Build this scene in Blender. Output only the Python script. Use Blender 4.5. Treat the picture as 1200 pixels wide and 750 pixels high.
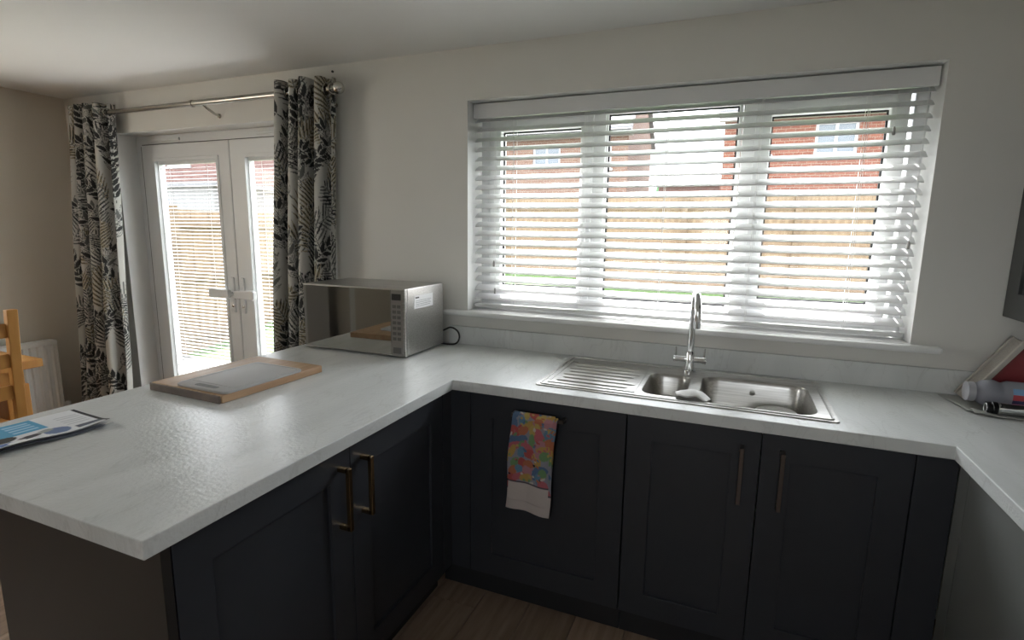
import bpy, bmesh, math, random
import numpy as np
from mathutils import Vector, Matrix
random.seed(7)
SC = bpy.context.scene
for o in list(bpy.data.objects): bpy.data.objects.remove(o, do_unlink=True)
COL = SC.collection
PI = math.pi

# ---------------------------------------------------------------- camera
cam_d = bpy.data.cameras.new('camera'); cam = bpy.data.objects.new('camera', cam_d); COL.objects.link(cam)
pan, pitch, roll, fpx = -0.3878, -0.1668, 0.0134, 628.67
fw = Vector((math.sin(pan)*math.cos(pitch), math.cos(pan)*math.cos(pitch), math.sin(pitch)))
rt = Vector((math.cos(pan), -math.sin(pan), 0)); up = rt.cross(fw)
c_, s_ = math.cos(roll), math.sin(roll)
r2, u2 = rt*c_ + up*s_, up*c_ - rt*s_
m = Matrix.Identity(4)
for i in range(3):
    m[i][0] = r2[i]; m[i][1] = u2[i]; m[i][2] = -fw[i]
m.translation = Vector((0.9632, -2.3777, 1.4825))
cam.matrix_world = m
cam_d.sensor_fit = 'HORIZONTAL'; cam_d.sensor_width = 36.0; cam_d.lens = 36.0*fpx/1200
cam_d.clip_start = 0.05; cam_d.clip_end = 300
SC.camera = cam

# ---------------------------------------------------------------- sky, sun, exposure
W_ = bpy.data.worlds.new('world'); SC.world = W_; W_.use_nodes = True
bg = W_.node_tree.nodes['Background']
bg.inputs[0].default_value = (0.91, 0.955, 1.0, 1); bg.inputs[1].default_value = 3.6
sun_d = bpy.data.lights.new('sun', 'SUN'); sun = bpy.data.objects.new('sun', sun_d); COL.objects.link(sun)
sun_d.energy = 15.0; sun_d.angle = math.radians(1.5); sun_d.color = (1.0, 0.98, 0.955)
sun.rotation_euler = Vector((0.12, -0.46, -0.80)).to_track_quat('-Z', 'Y').to_euler()
sun.location = (-2, 12, 14)
vs = SC.view_settings
vs.view_transform = 'Standard'; vs.look = 'None'; vs.gamma = 1.0; vs.use_curve_mapping = False
vs.exposure = 1.28
def portal(loc, rot, sx, sy):
    l = bpy.data.lights.new('daylight_portal', 'AREA'); l.shape = 'RECTANGLE'; l.size = sx; l.size_y = sy
    l.cycles.is_portal = True
    o = bpy.data.objects.new('daylight_portal', l); COL.objects.link(o); o.location = loc; o.rotation_euler = rot
portal((0.675, 0.29, 1.58), (-PI/2, 0, 0), 1.86, 1.02)
portal((-1.93, 0.29, 1.03), (-PI/2, 0, 0), 1.78, 2.06)
portal((.9, -4.82, 1.65), (PI/2, 0, 0), .85, .95)
portal((-3.52, -2.06, 1.52), (0, -PI/2, 0), 1.25, 1.6)

# ---------------------------------------------------------------- materials
MATS = {}
def mat(name, col, rough=0.5, metal=0.0, spec=0.5, noise=None, bump=None, transl=None, attr=None, coat=0.0):
    """noise=(scale, colour2, detail)  bump=(scale, strength, distance)"""
    if name in MATS: return MATS[name]
    M = bpy.data.materials.new(name); M.use_nodes = True; MATS[name] = M
    nt = M.node_tree; b = nt.nodes['Principled BSDF']; out = nt.nodes['Material Output']
    b.inputs['Base Color'].default_value = (*col, 1); b.inputs['Roughness'].default_value = rough
    b.inputs['Metallic'].default_value = metal; b.inputs['Specular IOR Level'].default_value = spec
    b.inputs['Coat Weight'].default_value = coat
    tc = nt.nodes.new('ShaderNodeTexCoord')
    if noise:
        n = nt.nodes.new('ShaderNodeTexNoise'); n.inputs['Scale'].default_value = noise[0]
        n.inputs['Detail'].default_value = noise[2] if len(noise) > 2 else 4
        mp = nt.nodes.new('ShaderNodeMapping')
        if len(noise) > 3: mp.inputs['Scale'].default_value = noise[3]
        nt.links.new(tc.outputs['Object'], mp.inputs[0]); nt.links.new(mp.outputs[0], n.inputs['Vector'])
        r = nt.nodes.new('ShaderNodeValToRGB')
        r.color_ramp.elements[0].color = (*col, 1); r.color_ramp.elements[1].color = (*noise[1], 1)
        r.color_ramp.elements[0].position = 0.35; r.color_ramp.elements[1].position = 0.68
        nt.links.new(n.outputs['Fac'], r.inputs[0]); nt.links.new(r.outputs[0], b.inputs['Base Color'])
    if attr:
        a = nt.nodes.new('ShaderNodeAttribute'); a.attribute_name = attr
        nt.links.new(a.outputs['Color'], b.inputs['Base Color'])
    if bump:
        n = nt.nodes.new('ShaderNodeTexNoise'); n.inputs['Scale'].default_value = bump[0]; n.inputs['Detail'].default_value = 5
        nt.links.new(tc.outputs['Object'], n.inputs['Vector'])
        bp = nt.nodes.new('ShaderNodeBump'); bp.inputs['Strength'].default_value = bump[1]; bp.inputs['Distance'].default_value = bump[2]
        nt.links.new(n.outputs['Fac'], bp.inputs['Height']); nt.links.new(bp.outputs[0], b.inputs['Normal'])
    if transl:
        t = nt.nodes.new('ShaderNodeBsdfTranslucent'); t.inputs[0].default_value = (*transl[1], 1)
        if attr: nt.links.new(a.outputs['Color'], t.inputs[0])
        mx = nt.nodes.new('ShaderNodeMixShader'); mx.inputs[0].default_value = transl[0]
        nt.links.new(b.outputs[0], mx.inputs[1]); nt.links.new(t.outputs[0], mx.inputs[2]); nt.links.new(mx.outputs[0], out.inputs[0])
    return M
def glass_mat(name, tint=(1, 1, 1)):
    M = bpy.data.materials.new(name); M.use_nodes = True; nt = M.node_tree; nt.nodes.remove(nt.nodes['Principled BSDF'])
    t = nt.nodes.new('ShaderNodeBsdfTransparent'); t.inputs[0].default_value = (*tint, 1)
    g = nt.nodes.new('ShaderNodeBsdfGlossy'); g.inputs['Roughness'].default_value = 0.02
    lw_ = nt.nodes.new('ShaderNodeLayerWeight'); lw_.inputs[0].default_value = .5
    pw_ = nt.nodes.new('ShaderNodeMath'); pw_.operation = 'POWER'; pw_.inputs[1].default_value = 5
    ma_ = nt.nodes.new('ShaderNodeMath'); ma_.operation = 'MULTIPLY_ADD'; ma_.inputs[1].default_value = .96; ma_.inputs[2].default_value = .025
    nt.links.new(lw_.outputs['Facing'], pw_.inputs[0]); nt.links.new(pw_.outputs[0], ma_.inputs[0])
    mx = nt.nodes.new('ShaderNodeMixShader'); nt.links.new(ma_.outputs[0], mx.inputs[0])
    nt.links.new(t.outputs[0], mx.inputs[1]); nt.links.new(g.outputs[0], mx.inputs[2])
    nt.links.new(mx.outputs[0], nt.nodes['Material Output'].inputs[0]); MATS[name] = M; return M
def brick_mat(name, c1, c2, mortar, scale=1.0):
    M = bpy.data.materials.new(name); M.use_nodes = True; nt = M.node_tree; b = nt.nodes['Principled BSDF']
    tc = nt.nodes.new('ShaderNodeTexCoord'); sp = nt.nodes.new('ShaderNodeSeparateXYZ'); cb = nt.nodes.new('ShaderNodeCombineXYZ')
    ad = nt.nodes.new('ShaderNodeMath'); ad.operation = 'ADD'
    nt.links.new(tc.outputs['Object'], sp.inputs[0]); nt.links.new(sp.outputs[0], ad.inputs[0]); nt.links.new(sp.outputs[1], ad.inputs[1])
    nt.links.new(ad.outputs[0], cb.inputs[0]); nt.links.new(sp.outputs[2], cb.inputs[1])
    k = nt.nodes.new('ShaderNodeTexBrick'); nt.links.new(cb.outputs[0], k.inputs['Vector'])
    k.inputs['Color1'].default_value = (*c1, 1); k.inputs['Color2'].default_value = (*c2, 1); k.inputs['Mortar'].default_value = (*mortar, 1)
    k.inputs['Scale'].default_value = scale; k.inputs['Brick Width'].default_value = .225; k.inputs['Row Height'].default_value = .075
    k.inputs['Mortar Size'].default_value = .006
    nt.links.new(k.outputs['Color'], b.inputs['Base Color']); b.inputs['Roughness'].default_value = .9
    bp = nt.nodes.new('ShaderNodeBump'); bp.inputs['Strength'].default_value = .4; bp.inputs['Distance'].default_value = .01; bp.invert = True
    nt.links.new(k.outputs['Fac'], bp.inputs['Height']); nt.links.new(bp.outputs[0], b.inputs['Normal'])
    MATS[name] = M; return M
def wood_mat(name, c1, c2, rough, scl=(1, 14, 14), n=5):
    return mat(name, c1, rough, noise=(n, c2, 6, scl), bump=(60, .08, .002))

mat('wall', (.76, .745, .705), .85, noise=(3, (.74, .725, .685)), bump=(220, .12, .001))
mat('wall_warm', (.68, .625, .54), .85, noise=(3, (.665, .61, .525)), bump=(220, .12, .001))
mat('ceiling', (.78, .78, .76), .9, bump=(180, .1, .001))
mat('white', (.80, .80, .80), .35)
mat('white_sill', (.84, .84, .83), .3)
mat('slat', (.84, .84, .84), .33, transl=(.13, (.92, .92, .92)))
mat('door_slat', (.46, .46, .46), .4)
mat('cord', (.85, .85, .84), .7)
mat('pvc', (.78, .79, .80), .28)
mat('gasket', (.012, .012, .014), .5)
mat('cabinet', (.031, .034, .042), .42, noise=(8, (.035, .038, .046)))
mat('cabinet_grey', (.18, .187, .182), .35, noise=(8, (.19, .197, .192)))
mat('cupboard_grey', (.06, .062, .06), .4)
mat('carcass', (.05, .05, .055), .5)
mat('endpanel', (.026, .0235, .0225), .4)
mat('plinth', (.02, .021, .024), .5)
mat('brass', (.42, .29, .15), .25, 1.0)
mat('bronze', (.16, .14, .13), .3, 1.0)
mat('chrome', (.78, .79, .80), .08, 1.0)
mat('satin', (.36, .345, .315), .22, 1.0)
mat('steel', (.42, .41, .39), .30, 1.0, noise=(3, (.58, .57, .55), 3, (1, 60, 60)))
mat('finial', (.55, .54, .50), .1, 1.0)
mat('steel_dark', (.33, .32, .31), .3, 1.0)
mat('mirror_glass', (.48, .48, .465), .03, 1.0)
mat('black', (.012, .012, .012), .35)
mat('button', (.16, .16, .16), .3, .6)
mat('paper', (.82, .82, .82), .6)
mat('paper_grey', (.40, .40, .38), .7)
mat('white_paint', (.82, .82, .80), .4)
mat('pine', (.48, .22, .055), .38, noise=(3.0, (.56, .29, .085), 6, (9, 9, 1.2)))
mat('board_wood', (.40, .24, .13), .45, noise=(4, (.50, .33, .19), 6, (10, 1, 10)))
mat('board_end', (.10, .075, .06), .65, noise=(14, (.17, .125, .10)))
mat('board_grey', (.46, .45, .44), .55, bump=(300, .1, .001))
mat('board_slot', (.16, .155, .15), .6)
mat('cloth_white', (.78, .77, .76), .8)
mat('red', (.22, .02, .025), .45)
mat('cream', (.36, .33, .29), .6, noise=(6, (.44, .41, .37), 4, (1, 40, 40)))
mat('cream_rim', (.48, .45, .40), .5)
mat('bottle_plastic', (.36, .37, .42), .18, transl=(.25, (.6, .61, .68)))
mat('bottle_cap', (.42, .42, .46), .3)
mat('label_blue', (.25, .45, .70), .4); mat('label_red', (.55, .08, .10), .4); mat('label_dark', (.06, .06, .14), .4)
mat('lawn', (.045, .095, .022), .95, noise=(18, (.07, .125, .035)), bump=(60, .6, .03))
mat('patio', (0.101, 0.099, 0.094), .9, noise=(2, (0.133, 0.129, 0.125)))
mat('fence', (0.148, 0.098, 0.062), .85, noise=(5, (0.203, 0.144, 0.094), 5, (6, 6, 1)))
mat('fence_post', (0.117, 0.078, 0.051), .85, noise=(5, (0.156, 0.109, 0.070)))
mat('roof', (0.133, 0.133, 0.140), .85, noise=(12, (0.179, 0.179, 0.187), 3, (1, 6, 6)))
mat('fascia', (0.390, 0.390, 0.398), .6)
mat('far_pane', (.10, .12, .14), .25)
mat('curtain_net', (0.562, 0.577, 0.608), .9)
mat('foliage', (.05, .13, .06), .9, noise=(6, (.09, .20, .09)))
mat('trunk', (.12, .08, .05), .9)
mat('garage', (0.172, 0.172, 0.172), .6)
mat('print', (1, 1, 1), .85, attr='print')
mat('curtain_print', (1, 1, 1), .9, attr='print', transl=(.12, (1, 1, 1)))
glass_mat('glass'); glass_mat('crystal', (.9, .9, .88))
brick_mat('brick_orange', (0.140, 0.048, 0.028), (0.109, 0.035, 0.020), (0.179, 0.148, 0.125))
brick_mat('brick_buff', (0.140, 0.082, 0.058), (0.117, 0.062, 0.044), (0.195, 0.168, 0.144))
brick_mat('brick_pink', (0.140, 0.066, 0.058), (0.117, 0.055, 0.048), (0.179, 0.156, 0.140))
# worktop: pale grey stone-effect laminate with faint darker veins
def worktop_mat():
    M = bpy.data.materials.new('worktop'); M.use_nodes = True; nt = M.node_tree; b = nt.nodes['Principled BSDF']; MATS['worktop'] = M
    tc = nt.nodes.new('ShaderNodeTexCoord'); mp = nt.nodes.new('ShaderNodeMapping'); mp.inputs['Rotation'].default_value = (0, 0, .5); mp.inputs['Scale'].default_value = (3.2, .9, 1)
    nt.links.new(tc.outputs['Object'], mp.inputs[0])
    n1 = nt.nodes.new('ShaderNodeTexNoise'); n1.inputs['Scale'].default_value = 2.2; n1.inputs['Detail'].default_value = 8; n1.inputs['Distortion'].default_value = .6
    nt.links.new(mp.outputs[0], n1.inputs['Vector'])
    r1 = nt.nodes.new('ShaderNodeValToRGB'); r1.color_ramp.elements[0].position = .3; r1.color_ramp.elements[1].position = .7
    r1.color_ramp.elements[0].color = (.66, .68, .675, 1); r1.color_ramp.elements[1].color = (.76, .775, .77, 1)
    nt.links.new(n1.outputs['Fac'], r1.inputs[0])
    n2 = nt.nodes.new('ShaderNodeTexNoise'); n2.inputs['Scale'].default_value = 3.0; n2.inputs['Detail'].default_value = 10; n2.inputs['Distortion'].default_value = 1.2
    nt.links.new(mp.outputs[0], n2.inputs['Vector'])
    r2_ = nt.nodes.new('ShaderNodeValToRGB'); e = r2_.color_ramp.elements
    e[0].position = .485; e[0].color = (1, 1, 1, 1); e[1].position = .515; e[1].color = (1, 1, 1, 1)
    k = e.new(.5); k.color = (.72, .71, .70, 1)
    nt.links.new(n2.outputs['Fac'], r2_.inputs[0])
    mx = nt.nodes.new('ShaderNodeMix'); mx.data_type = 'RGBA'; mx.blend_type = 'MULTIPLY'; mx.inputs[0].default_value = .32
    nt.links.new(r1.outputs[0], mx.inputs[6]); nt.links.new(r2_.outputs[0], mx.inputs[7]); nt.links.new(mx.outputs[2], b.inputs['Base Color'])
    b.inputs['Roughness'].default_value = .27
    n3 = nt.nodes.new('ShaderNodeTexNoise'); n3.inputs['Scale'].default_value = 95; n3.inputs['Detail'].default_value = 3
    nt.links.new(tc.outputs['Object'], n3.inputs['Vector'])
    bp = nt.nodes.new('ShaderNodeBump'); bp.inputs['Strength'].default_value = .5; bp.inputs['Distance'].default_value = .002
    nt.links.new(n3.outputs['Fac'], bp.inputs['Height']); nt.links.new(bp.outputs[0], b.inputs['Normal'])
worktop_mat()
# floor planks: brown wood-effect, each plank its own tone through object random
def plank_mat():
    M = bpy.data.materials.new('plank'); M.use_nodes = True; nt = M.node_tree; b = nt.nodes['Principled BSDF']; MATS['plank'] = M
    oi = nt.nodes.new('ShaderNodeObjectInfo'); tc = nt.nodes.new('ShaderNodeTexCoord'); mp = nt.nodes.new('ShaderNodeMapping'); mp.inputs['Scale'].default_value = (12, 1.2, 1)
    nt.links.new(tc.outputs['Object'], mp.inputs[0]); 
    n = nt.nodes.new('ShaderNodeTexNoise'); n.noise_dimensions = '4D'; n.inputs['Scale'].default_value = 3; n.inputs['Detail'].default_value = 6
    ml = nt.nodes.new('ShaderNodeMath'); ml.operation = 'MULTIPLY'; ml.inputs[1].default_value = 50
    nt.links.new(oi.outputs['Random'], ml.inputs[0]); nt.links.new(ml.outputs[0], n.inputs['W']); nt.links.new(mp.outputs[0], n.inputs['Vector'])
    r = nt.nodes.new('ShaderNodeValToRGB'); r.color_ramp.elements[0].position = .3; r.color_ramp.elements[1].position = .72
    r.color_ramp.elements[0].color = (.22, .145, .10, 1); r.color_ramp.elements[1].color = (.40, .29, .21, 1)
    nt.links.new(n.outputs['Fac'], r.inputs[0])
    hv = nt.nodes.new('ShaderNodeHueSaturation'); mr = nt.nodes.new('ShaderNodeMapRange'); mr.inputs[3].default_value = .8; mr.inputs[4].default_value = 1.2
    nt.links.new(oi.outputs['Random'], mr.inputs[0]); nt.links.new(mr.outputs[0], hv.inputs['Value']); nt.links.new(r.outputs[0], hv.inputs['Color'])
    nt.links.new(hv.outputs[0], b.inputs['Base Color']); b.inputs['Roughness'].default_value = .45
plank_mat()

# ---------------------------------------------------------------- mesh helpers (all take world coordinates)
def box(bm, x0, x1, y0, y1, z0, z1):
    v = [bm.verts.new(p) for p in ((x0,y0,z0),(x1,y0,z0),(x1,y1,z0),(x0,y1,z0),(x0,y0,z1),(x1,y0,z1),(x1,y1,z1),(x0,y1,z1))]
    for f in ((0,3,2,1),(4,5,6,7),(0,1,5,4),(1,2,6,5),(2,3,7,6),(3,0,4,7)): bm.faces.new([v[i] for i in f])
    return v
def B(*a):
    bm = bmesh.new(); box(bm, *a); return bm
def frame_of(d):
    d = Vector(d).normalized(); a = Vector((0,0,1)) if abs(d.z) < .9 else Vector((1,0,0))
    u = d.cross(a).normalized(); return u, d.cross(u)
def loft(bm, rings, cap0=True, cap1=True, closed=False):
    R_ = [[bm.verts.new(p) for p in r] for r in rings]
    n = len(R_[0]); k = len(R_)
    for i in range(k if closed else k-1):
        a, b = R_[i], R_[(i+1) % k]
        for j in range(n): bm.faces.new((a[j], a[(j+1)%n], b[(j+1)%n], b[j]))
    if not closed:
        if cap0: bm.faces.new(R_[0][::-1])
        if cap1: bm.faces.new(R_[-1])
    return R_
def tube(bm, pts, r, seg=10, closed=False, caps=True):
    pts = [Vector(p) for p in pts]; n = len(pts); rr = r if hasattr(r, '__len__') else [r]*n
    rings = []; u = None
    for i, p in enumerate(pts):
        a = pts[(i-1) % n] if (closed or i > 0) else p; b = pts[(i+1) % n] if (closed or i < n-1) else p
        d = (b-a).normalized()
        if u is None: u, v = frame_of(d)
        else:
            u = (u - d*u.dot(d)).normalized(); v = d.cross(u)
        rings.append([p + u*math.cos(2*PI*j/seg)*rr[i] + v*math.sin(2*PI*j/seg)*rr[i] for j in range(seg)])
    loft(bm, rings, caps, caps, closed)
def lathe(bm, base, axis, prof, seg=24):
    """prof = [(distance along axis, radius)]"""
    base = Vector(base); ax = Vector(axis).normalized(); u, v = frame_of(ax)
    loft(bm, [[base + ax*h + (u*math.cos(2*PI*j/seg) + v*math.sin(2*PI*j/seg))*max(r, 1e-4) for j in range(seg)] for h, r in prof])
def rrect(x0, x1, y0, y1, r, z, n=5):
    P = []
    for cx, cy, a in ((x1-r, y1-r, 0), (x0+r, y1-r, PI/2), (x0+r, y0+r, PI), (x1-r, y0+r, 1.5*PI)):
        for i in range(n+1):
            t = a + PI/2*i/n; P.append((cx+r*math.cos(t), cy+r*math.sin(t), z))
    return P
def cells(bm, us, vs_, keep, w0, w1, mp):
    """solid made of kept grid cells of (us x vs), thickness w0..w1; mp(u,v,w) -> xyz. Only outer faces."""
    vd = {}
    def V(i, j, k):
        if (i,j,k) not in vd: vd[(i,j,k)] = bm.verts.new(mp(us[i], vs_[j], (w0, w1)[k]))
        return vd[(i,j,k)]
    nu, nv = len(us)-1, len(vs_)-1
    K = lambda i, j: 0 <= i < nu and 0 <= j < nv and keep(.5*(us[i]+us[i+1]), .5*(vs_[j]+vs_[j+1]))
    for i in range(nu):
        for j in range(nv):
            if not K(i,j): continue
            bm.faces.new((V(i,j,1),V(i+1,j,1),V(i+1,j+1,1),V(i,j+1,1))); bm.faces.new((V(i,j,0),V(i,j+1,0),V(i+1,j+1,0),V(i+1,j,0)))
            if not K(i-1,j): bm.faces.new((V(i,j,0),V(i,j,1),V(i,j+1,1),V(i,j+1,0)))
            if not K(i+1,j): bm.faces.new((V(i+1,j,0),V(i+1,j+1,0),V(i+1,j+1,1),V(i+1,j,1)))
            if not K(i,j-1): bm.faces.new((V(i,j,0),V(i+1,j,0),V(i+1,j,1),V(i,j,1)))
            if not K(i,j+1): bm.faces.new((V(i,j+1,0),V(i,j+1,1),V(i+1,j+1,1),V(i+1,j+1,0)))
XZ = lambda u, v, w: (u, w, v)
XY = lambda u, v, w: (u, v, w)
YZ = lambda u, v, w: (w, u, v)
def ring_frame(u0, u1, v0, v1, t, w0, w1, mp):
    t = t if hasattr(t, '__len__') else (t, t, t, t)      # left, right, bottom, top
    bm = bmesh.new()
    us, vv = [u0, u0+t[0], u1-t[1], u1], [v0, v0+t[2], v1-t[3], v1]
    cells(bm, us, vv, lambda u, v: not (us[1] < u < us[2] and vv[1] < v < vv[2]), w0, w1, mp); return bm
def origin(o):
    v = Vector((0,0,0))
    while o is not None: v += o.location; o = o.parent
    return v
def obj(name, bm, material, parent=None, smooth=False, bevel=0, seg=2, at=None, label=None, rot=None):
    """link bm (world coordinates) as one mesh object; rot=(angle, pivot) turns it about the vertical first"""
    if rot: bmesh.ops.rotate(bm, cent=rot[1], matrix=Matrix.Rotation(rot[0], 3, 'Z'), verts=bm.verts)
    bmesh.ops.recalc_face_normals(bm, faces=bm.faces)
    me = bpy.data.meshes.new(name)
    if at is None:
        xs = [v.co for v in bm.verts]; lo = [min(c[i] for c in xs) for i in range(3)]; hi = [max(c[i] for c in xs) for i in range(3)]
        at = ((lo[0]+hi[0])/2, (lo[1]+hi[1])/2, lo[2])
    at = Vector(at); bmesh.ops.translate(bm, vec=-at, verts=bm.verts)
    bm.to_mesh(me); bm.free(); me.materials.append(MATS[material])
    if smooth:
        for p in me.polygons: p.use_smooth = True
    o = bpy.data.objects.new(name, me); COL.objects.link(o); o.location = at - origin(parent)
    if parent is not None: o.parent = parent
    if bevel:
        b = o.modifiers.new('bevel', 'BEVEL'); b.width = bevel; b.segments = seg; b.limit_method = 'ANGLE'; b.angle_limit = math.radians(40)
    if smooth == 'auto': me.set_sharp_from_angle(angle=math.radians(40))
    if label: o['label'] = label
    return o
def copyto(o, at, parent=None):
    c = o.copy(); COL.objects.link(c); c.parent = parent; c.location = Vector(at) - origin(parent); return c
def tag(o, label, cat, group=None):
    o['label'] = label; o['category'] = cat
    if group: o['group'] = group
    return o
def thing(name, label, cat, loc, group=None):
    o = bpy.data.objects.new(name, None); COL.objects.link(o); o.location = loc; o.empty_display_size = .1; return tag(o, label, cat, group)
def struct(name, bm, material, parent=None, label=None, **k):
    o = obj(name, bm, material, parent, **k)
    if parent is None: o['kind'] = 'structure'
    if label: o['label'] = label
    return o
def structure_root(name, loc, label=None):
    o = bpy.data.objects.new(name, None); COL.objects.link(o); o.location = loc; o['kind'] = 'structure'
    if label: o['label'] = label
    return o

# ---------------------------------------------------------------- room shell
XL, XR, YB, H = -3.30, 2.185, -4.60, 2.3116
WX0, WX1, WZ0, WZ1 = -0.249, 1.597, 1.066, 2.079       # kitchen window opening
DX0, DX1, DZ1 = -2.807, -1.05, 2.062                   # french door opening
T = 0.005
bm = bmesh.new()
cells(bm, [XL-.3, DX0, DX1, WX0, WX1, XR+.3], [-.15, 0.0, WZ0, DZ1, WZ1, 2.6],
      lambda u, v: not ((WX0 < u < WX1 and WZ0 < v < WZ1) or (DX0 < u < DX1 and 0 < v < DZ1)), 0, .28, XZ)
wbk = struct('wall_back', bm, 'wall', label='cream painted wall holding the window and the glazed doors')
wbk.data.materials.append(MATS['white_paint'])
for p in wbk.data.polygons:                          # white painted reveals
    c = p.center + wbk.location
    if .01 < c.y < .27 and XL < c.x < XR and c.z < 2.2: p.material_index = 1
LW = (-2.82, -1.30, .95, 2.1)                            # unseen side window of the dining end, added to light the room
bm = bmesh.new(); HD = (-3.70, -2.95, 0.0, 2.0)                            # unseen doorway added for the dark band in the microwave reflection
cells(bm, [YB-.2, HD[0], HD[1], LW[0], LW[1], 0], [-.15, 0.0, LW[2], HD[3], LW[3], 2.6],
      lambda u, v: not ((LW[0] < u < LW[1] and LW[2] < v < LW[3]) or (HD[0] < u < HD[1] and 0 < v < HD[3])), XL-.2, XL, YZ)
struct('wall_left', bm, 'wall_warm', label='warm beige wall behind the pine table and radiator')
w3 = struct('added_side_window', ring_frame(*LW, .06, XL-.14, XL-.07, YZ), 'pvc', label='white framed side window added out of view as a daylight source')
struct('mullion', B(XL-.14, XL-.07, -2.10, -2.02, LW[2]+.06, LW[3]-.06), 'pvc', w3)
hd = structure_root('added_hall_doorway', (XL-.1, -3.32, 0), 'unseen double doorway added for the microwave reflection, with one pale grey leaf closed')
bm = bmesh.new(); cells(bm, [HD[0]-.07, HD[0]+.01, HD[1]-.01, HD[1]+.07], [0, 1.99, 2.07], lambda u, v: not (HD[0] < u < HD[1] and v < 1.99), XL, XL+.018, YZ); obj('architrave', bm, 'white_paint', hd)
obj('door_leaf', B(XL-.07, XL-.03, -3.36, HD[1], .01, 1.98), 'board_grey', hd)
bm = bmesh.new(); cells(bm, [XL-1.5, XL-1.4, XL-.2], [-4.0, -3.9, -2.7, -2.6], lambda u, v: u < XL-1.4 or v < -3.9 or v > -2.7, -.15, 2.6, XY); struct('added_hall_walls', bm, 'wall_warm', label='added hall walls shutting out light behind the doorway')  # unseen enclosure added so the doorway reflects dark
struct('added_hall_ceiling', B(XL-1.5, XL-.2, -4.0, -2.6, 2.3, 2.5), 'ceiling', label='added hall ceiling shutting out light'); struct('added_hall_floor', B(XL-1.4, XL-.2, -3.9, -2.7, -.15, 0), 'plinth', label='added hall floor behind the doorway')  # added lid and base of the dark enclosure
struct('wall_right', B(XR, XR+.2, YB-.2, 0, -.15, 2.6), 'wall', label='cream wall behind the wall cupboard')
RWN = (.5, 1.3, 1.2, 2.1)                               # unseen rear window, added for fill light
bm = bmesh.new(); cells(bm, [XL, RWN[0], RWN[1], XR], [-.15, RWN[2], RWN[3], 2.6], lambda u, v: not (RWN[0] < u < RWN[1] and RWN[2] < v < RWN[3]), YB-.2, YB, XZ)
struct('wall_rear', bm, 'wall', label='cream rear wall of the kitchen diner')
w4 = struct('added_rear_window', ring_frame(*RWN, .06, YB-.14, YB-.07, XZ), 'pvc', label='white framed rear window added out of view for fill light')
struct('mullion', B(.87, .93, YB-.14, YB-.07, RWN[2]+.06, RWN[3]-.06), 'pvc', w4)
struct('ceiling', B(XL-.2, XR+.2, YB-.2, 0, H, H+.25), 'ceiling', label='plain white painted ceiling')
fl = struct('floor', B(XL-.2, XR+.2, YB-.2, .0, -.15, -.012), 'plinth', label='brown wood-effect plank floor')
# planks: alike pieces share a mesh
pw, pl = .19, 1.25
plank0 = None; xi = 0; x = XL
while x < XR - .02:
    w = min(pw, XR-x); y = YB - (xi*0.43 % pl)
    while y < -.002:
        a, b = max(y, YB), min(y+pl, -.001)
        if b-a > .02:
            if plank0 is None and abs(b-a-pl) < 1e-6 and w == pw:
                plank0 = struct('plank', B(x+.0012, x+w-.0012, a+.0012, b-.0012, -.012, 0), 'plank', fl)
            elif plank0 and abs(b-a-pl) < 1e-6 and w == pw:
                copyto(plank0, (x+w/2, (a+b)/2, -.012), fl)
            else: struct('plank', B(x+.0012, x+w-.0012, a+.0012, b-.0012, -.012, 0), 'plank', fl)
        y += pl
    x += pw; xi += 1
struct('baseboard_left', B(XL, XL+.018, -2.87, -.0, 0, .12), 'white_paint', bevel=.004, label='white skirting board under the radiator')
struct('baseboard_back', B(XL+.018, DX0, -.018, 0, 0, .12), 'white_paint', bevel=.004, label='white skirting board beside the glazed doors')

# ---------------------------------------------------------------- kitchen window
win = structure_root('window_1', (.674, .13, WZ0), 'white framed three-light window behind the slatted blind')
FY0, FY1 = .160, .230
fx = lambda x: .963+(x-.963)*1.02
fz = lambda z: 1.4825+(z-1.4825)*1.02
obj('window_frame', ring_frame(WX0, WX1, 1.082, WZ1, (.045, .045, .045, .045), FY0, FY1, XZ), 'pvc', win, bevel=.004)
for a, b in ((.300, .380), (.958, 1.033)): obj('mullion', B(a, b, FY0, FY1, 1.127, 2.034), 'pvc', win, bevel=.004)
for k, (gx0, gx1, gz0, gz1, sash) in enumerate(((-.118, .278, 1.205, 1.948, 1), (.400, .942, 1.163, 1.998, 0), (1.066, 1.466, 1.205, 1.948, 1))):
    gx0, gx1, gz0, gz1 = fx(gx0), fx(gx1), fz(gz0), fz(gz1)
    if sash:
        s = obj('sash', ring_frame(gx0-.060, gx1+.060, gz0-.060, gz1+.060, .060, FY0-.012, FY1-.01, XZ), 'pvc', win, bevel=.004)
    else:
        s = obj('glazing_bead', ring_frame(gx0-.011, gx1+.015, gz0-.026, gz1+.025, (.011, .015, .026, .025), FY0+.01, FY1-.01, XZ), 'pvc', win, bevel=.003)
    obj('gasket', ring_frame(gx0-.001, gx1+.001, gz0-.001, gz1+.001, .008, FY0+.022, FY0+.030, XZ), 'gasket', s)
    obj('pane', B(gx0-.001, gx1+.001, FY0+.034, FY0+.040, gz0-.001, gz1+.001), 'glass', s)
    if sash:
        hx = gx1+.03 if k == 0 else gx0-.03
        obj('handle', B(hx-.009, hx+.009, FY0-.030, FY0-.012, 1.42, 1.54), 'pvc', s, bevel=.004)
struct('trim_1', B(WX0-.12, WX1+.09, -.045, 0, 1.058, 1.082), 'white_sill', bevel=.008, label='white window board under the slatted blind')
struct('trim_2', B(WX0+T*.2, WX1-T*.2, 0, .159, 1.0665, 1.082), 'white_sill', label='white inner part of the window board')

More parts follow.
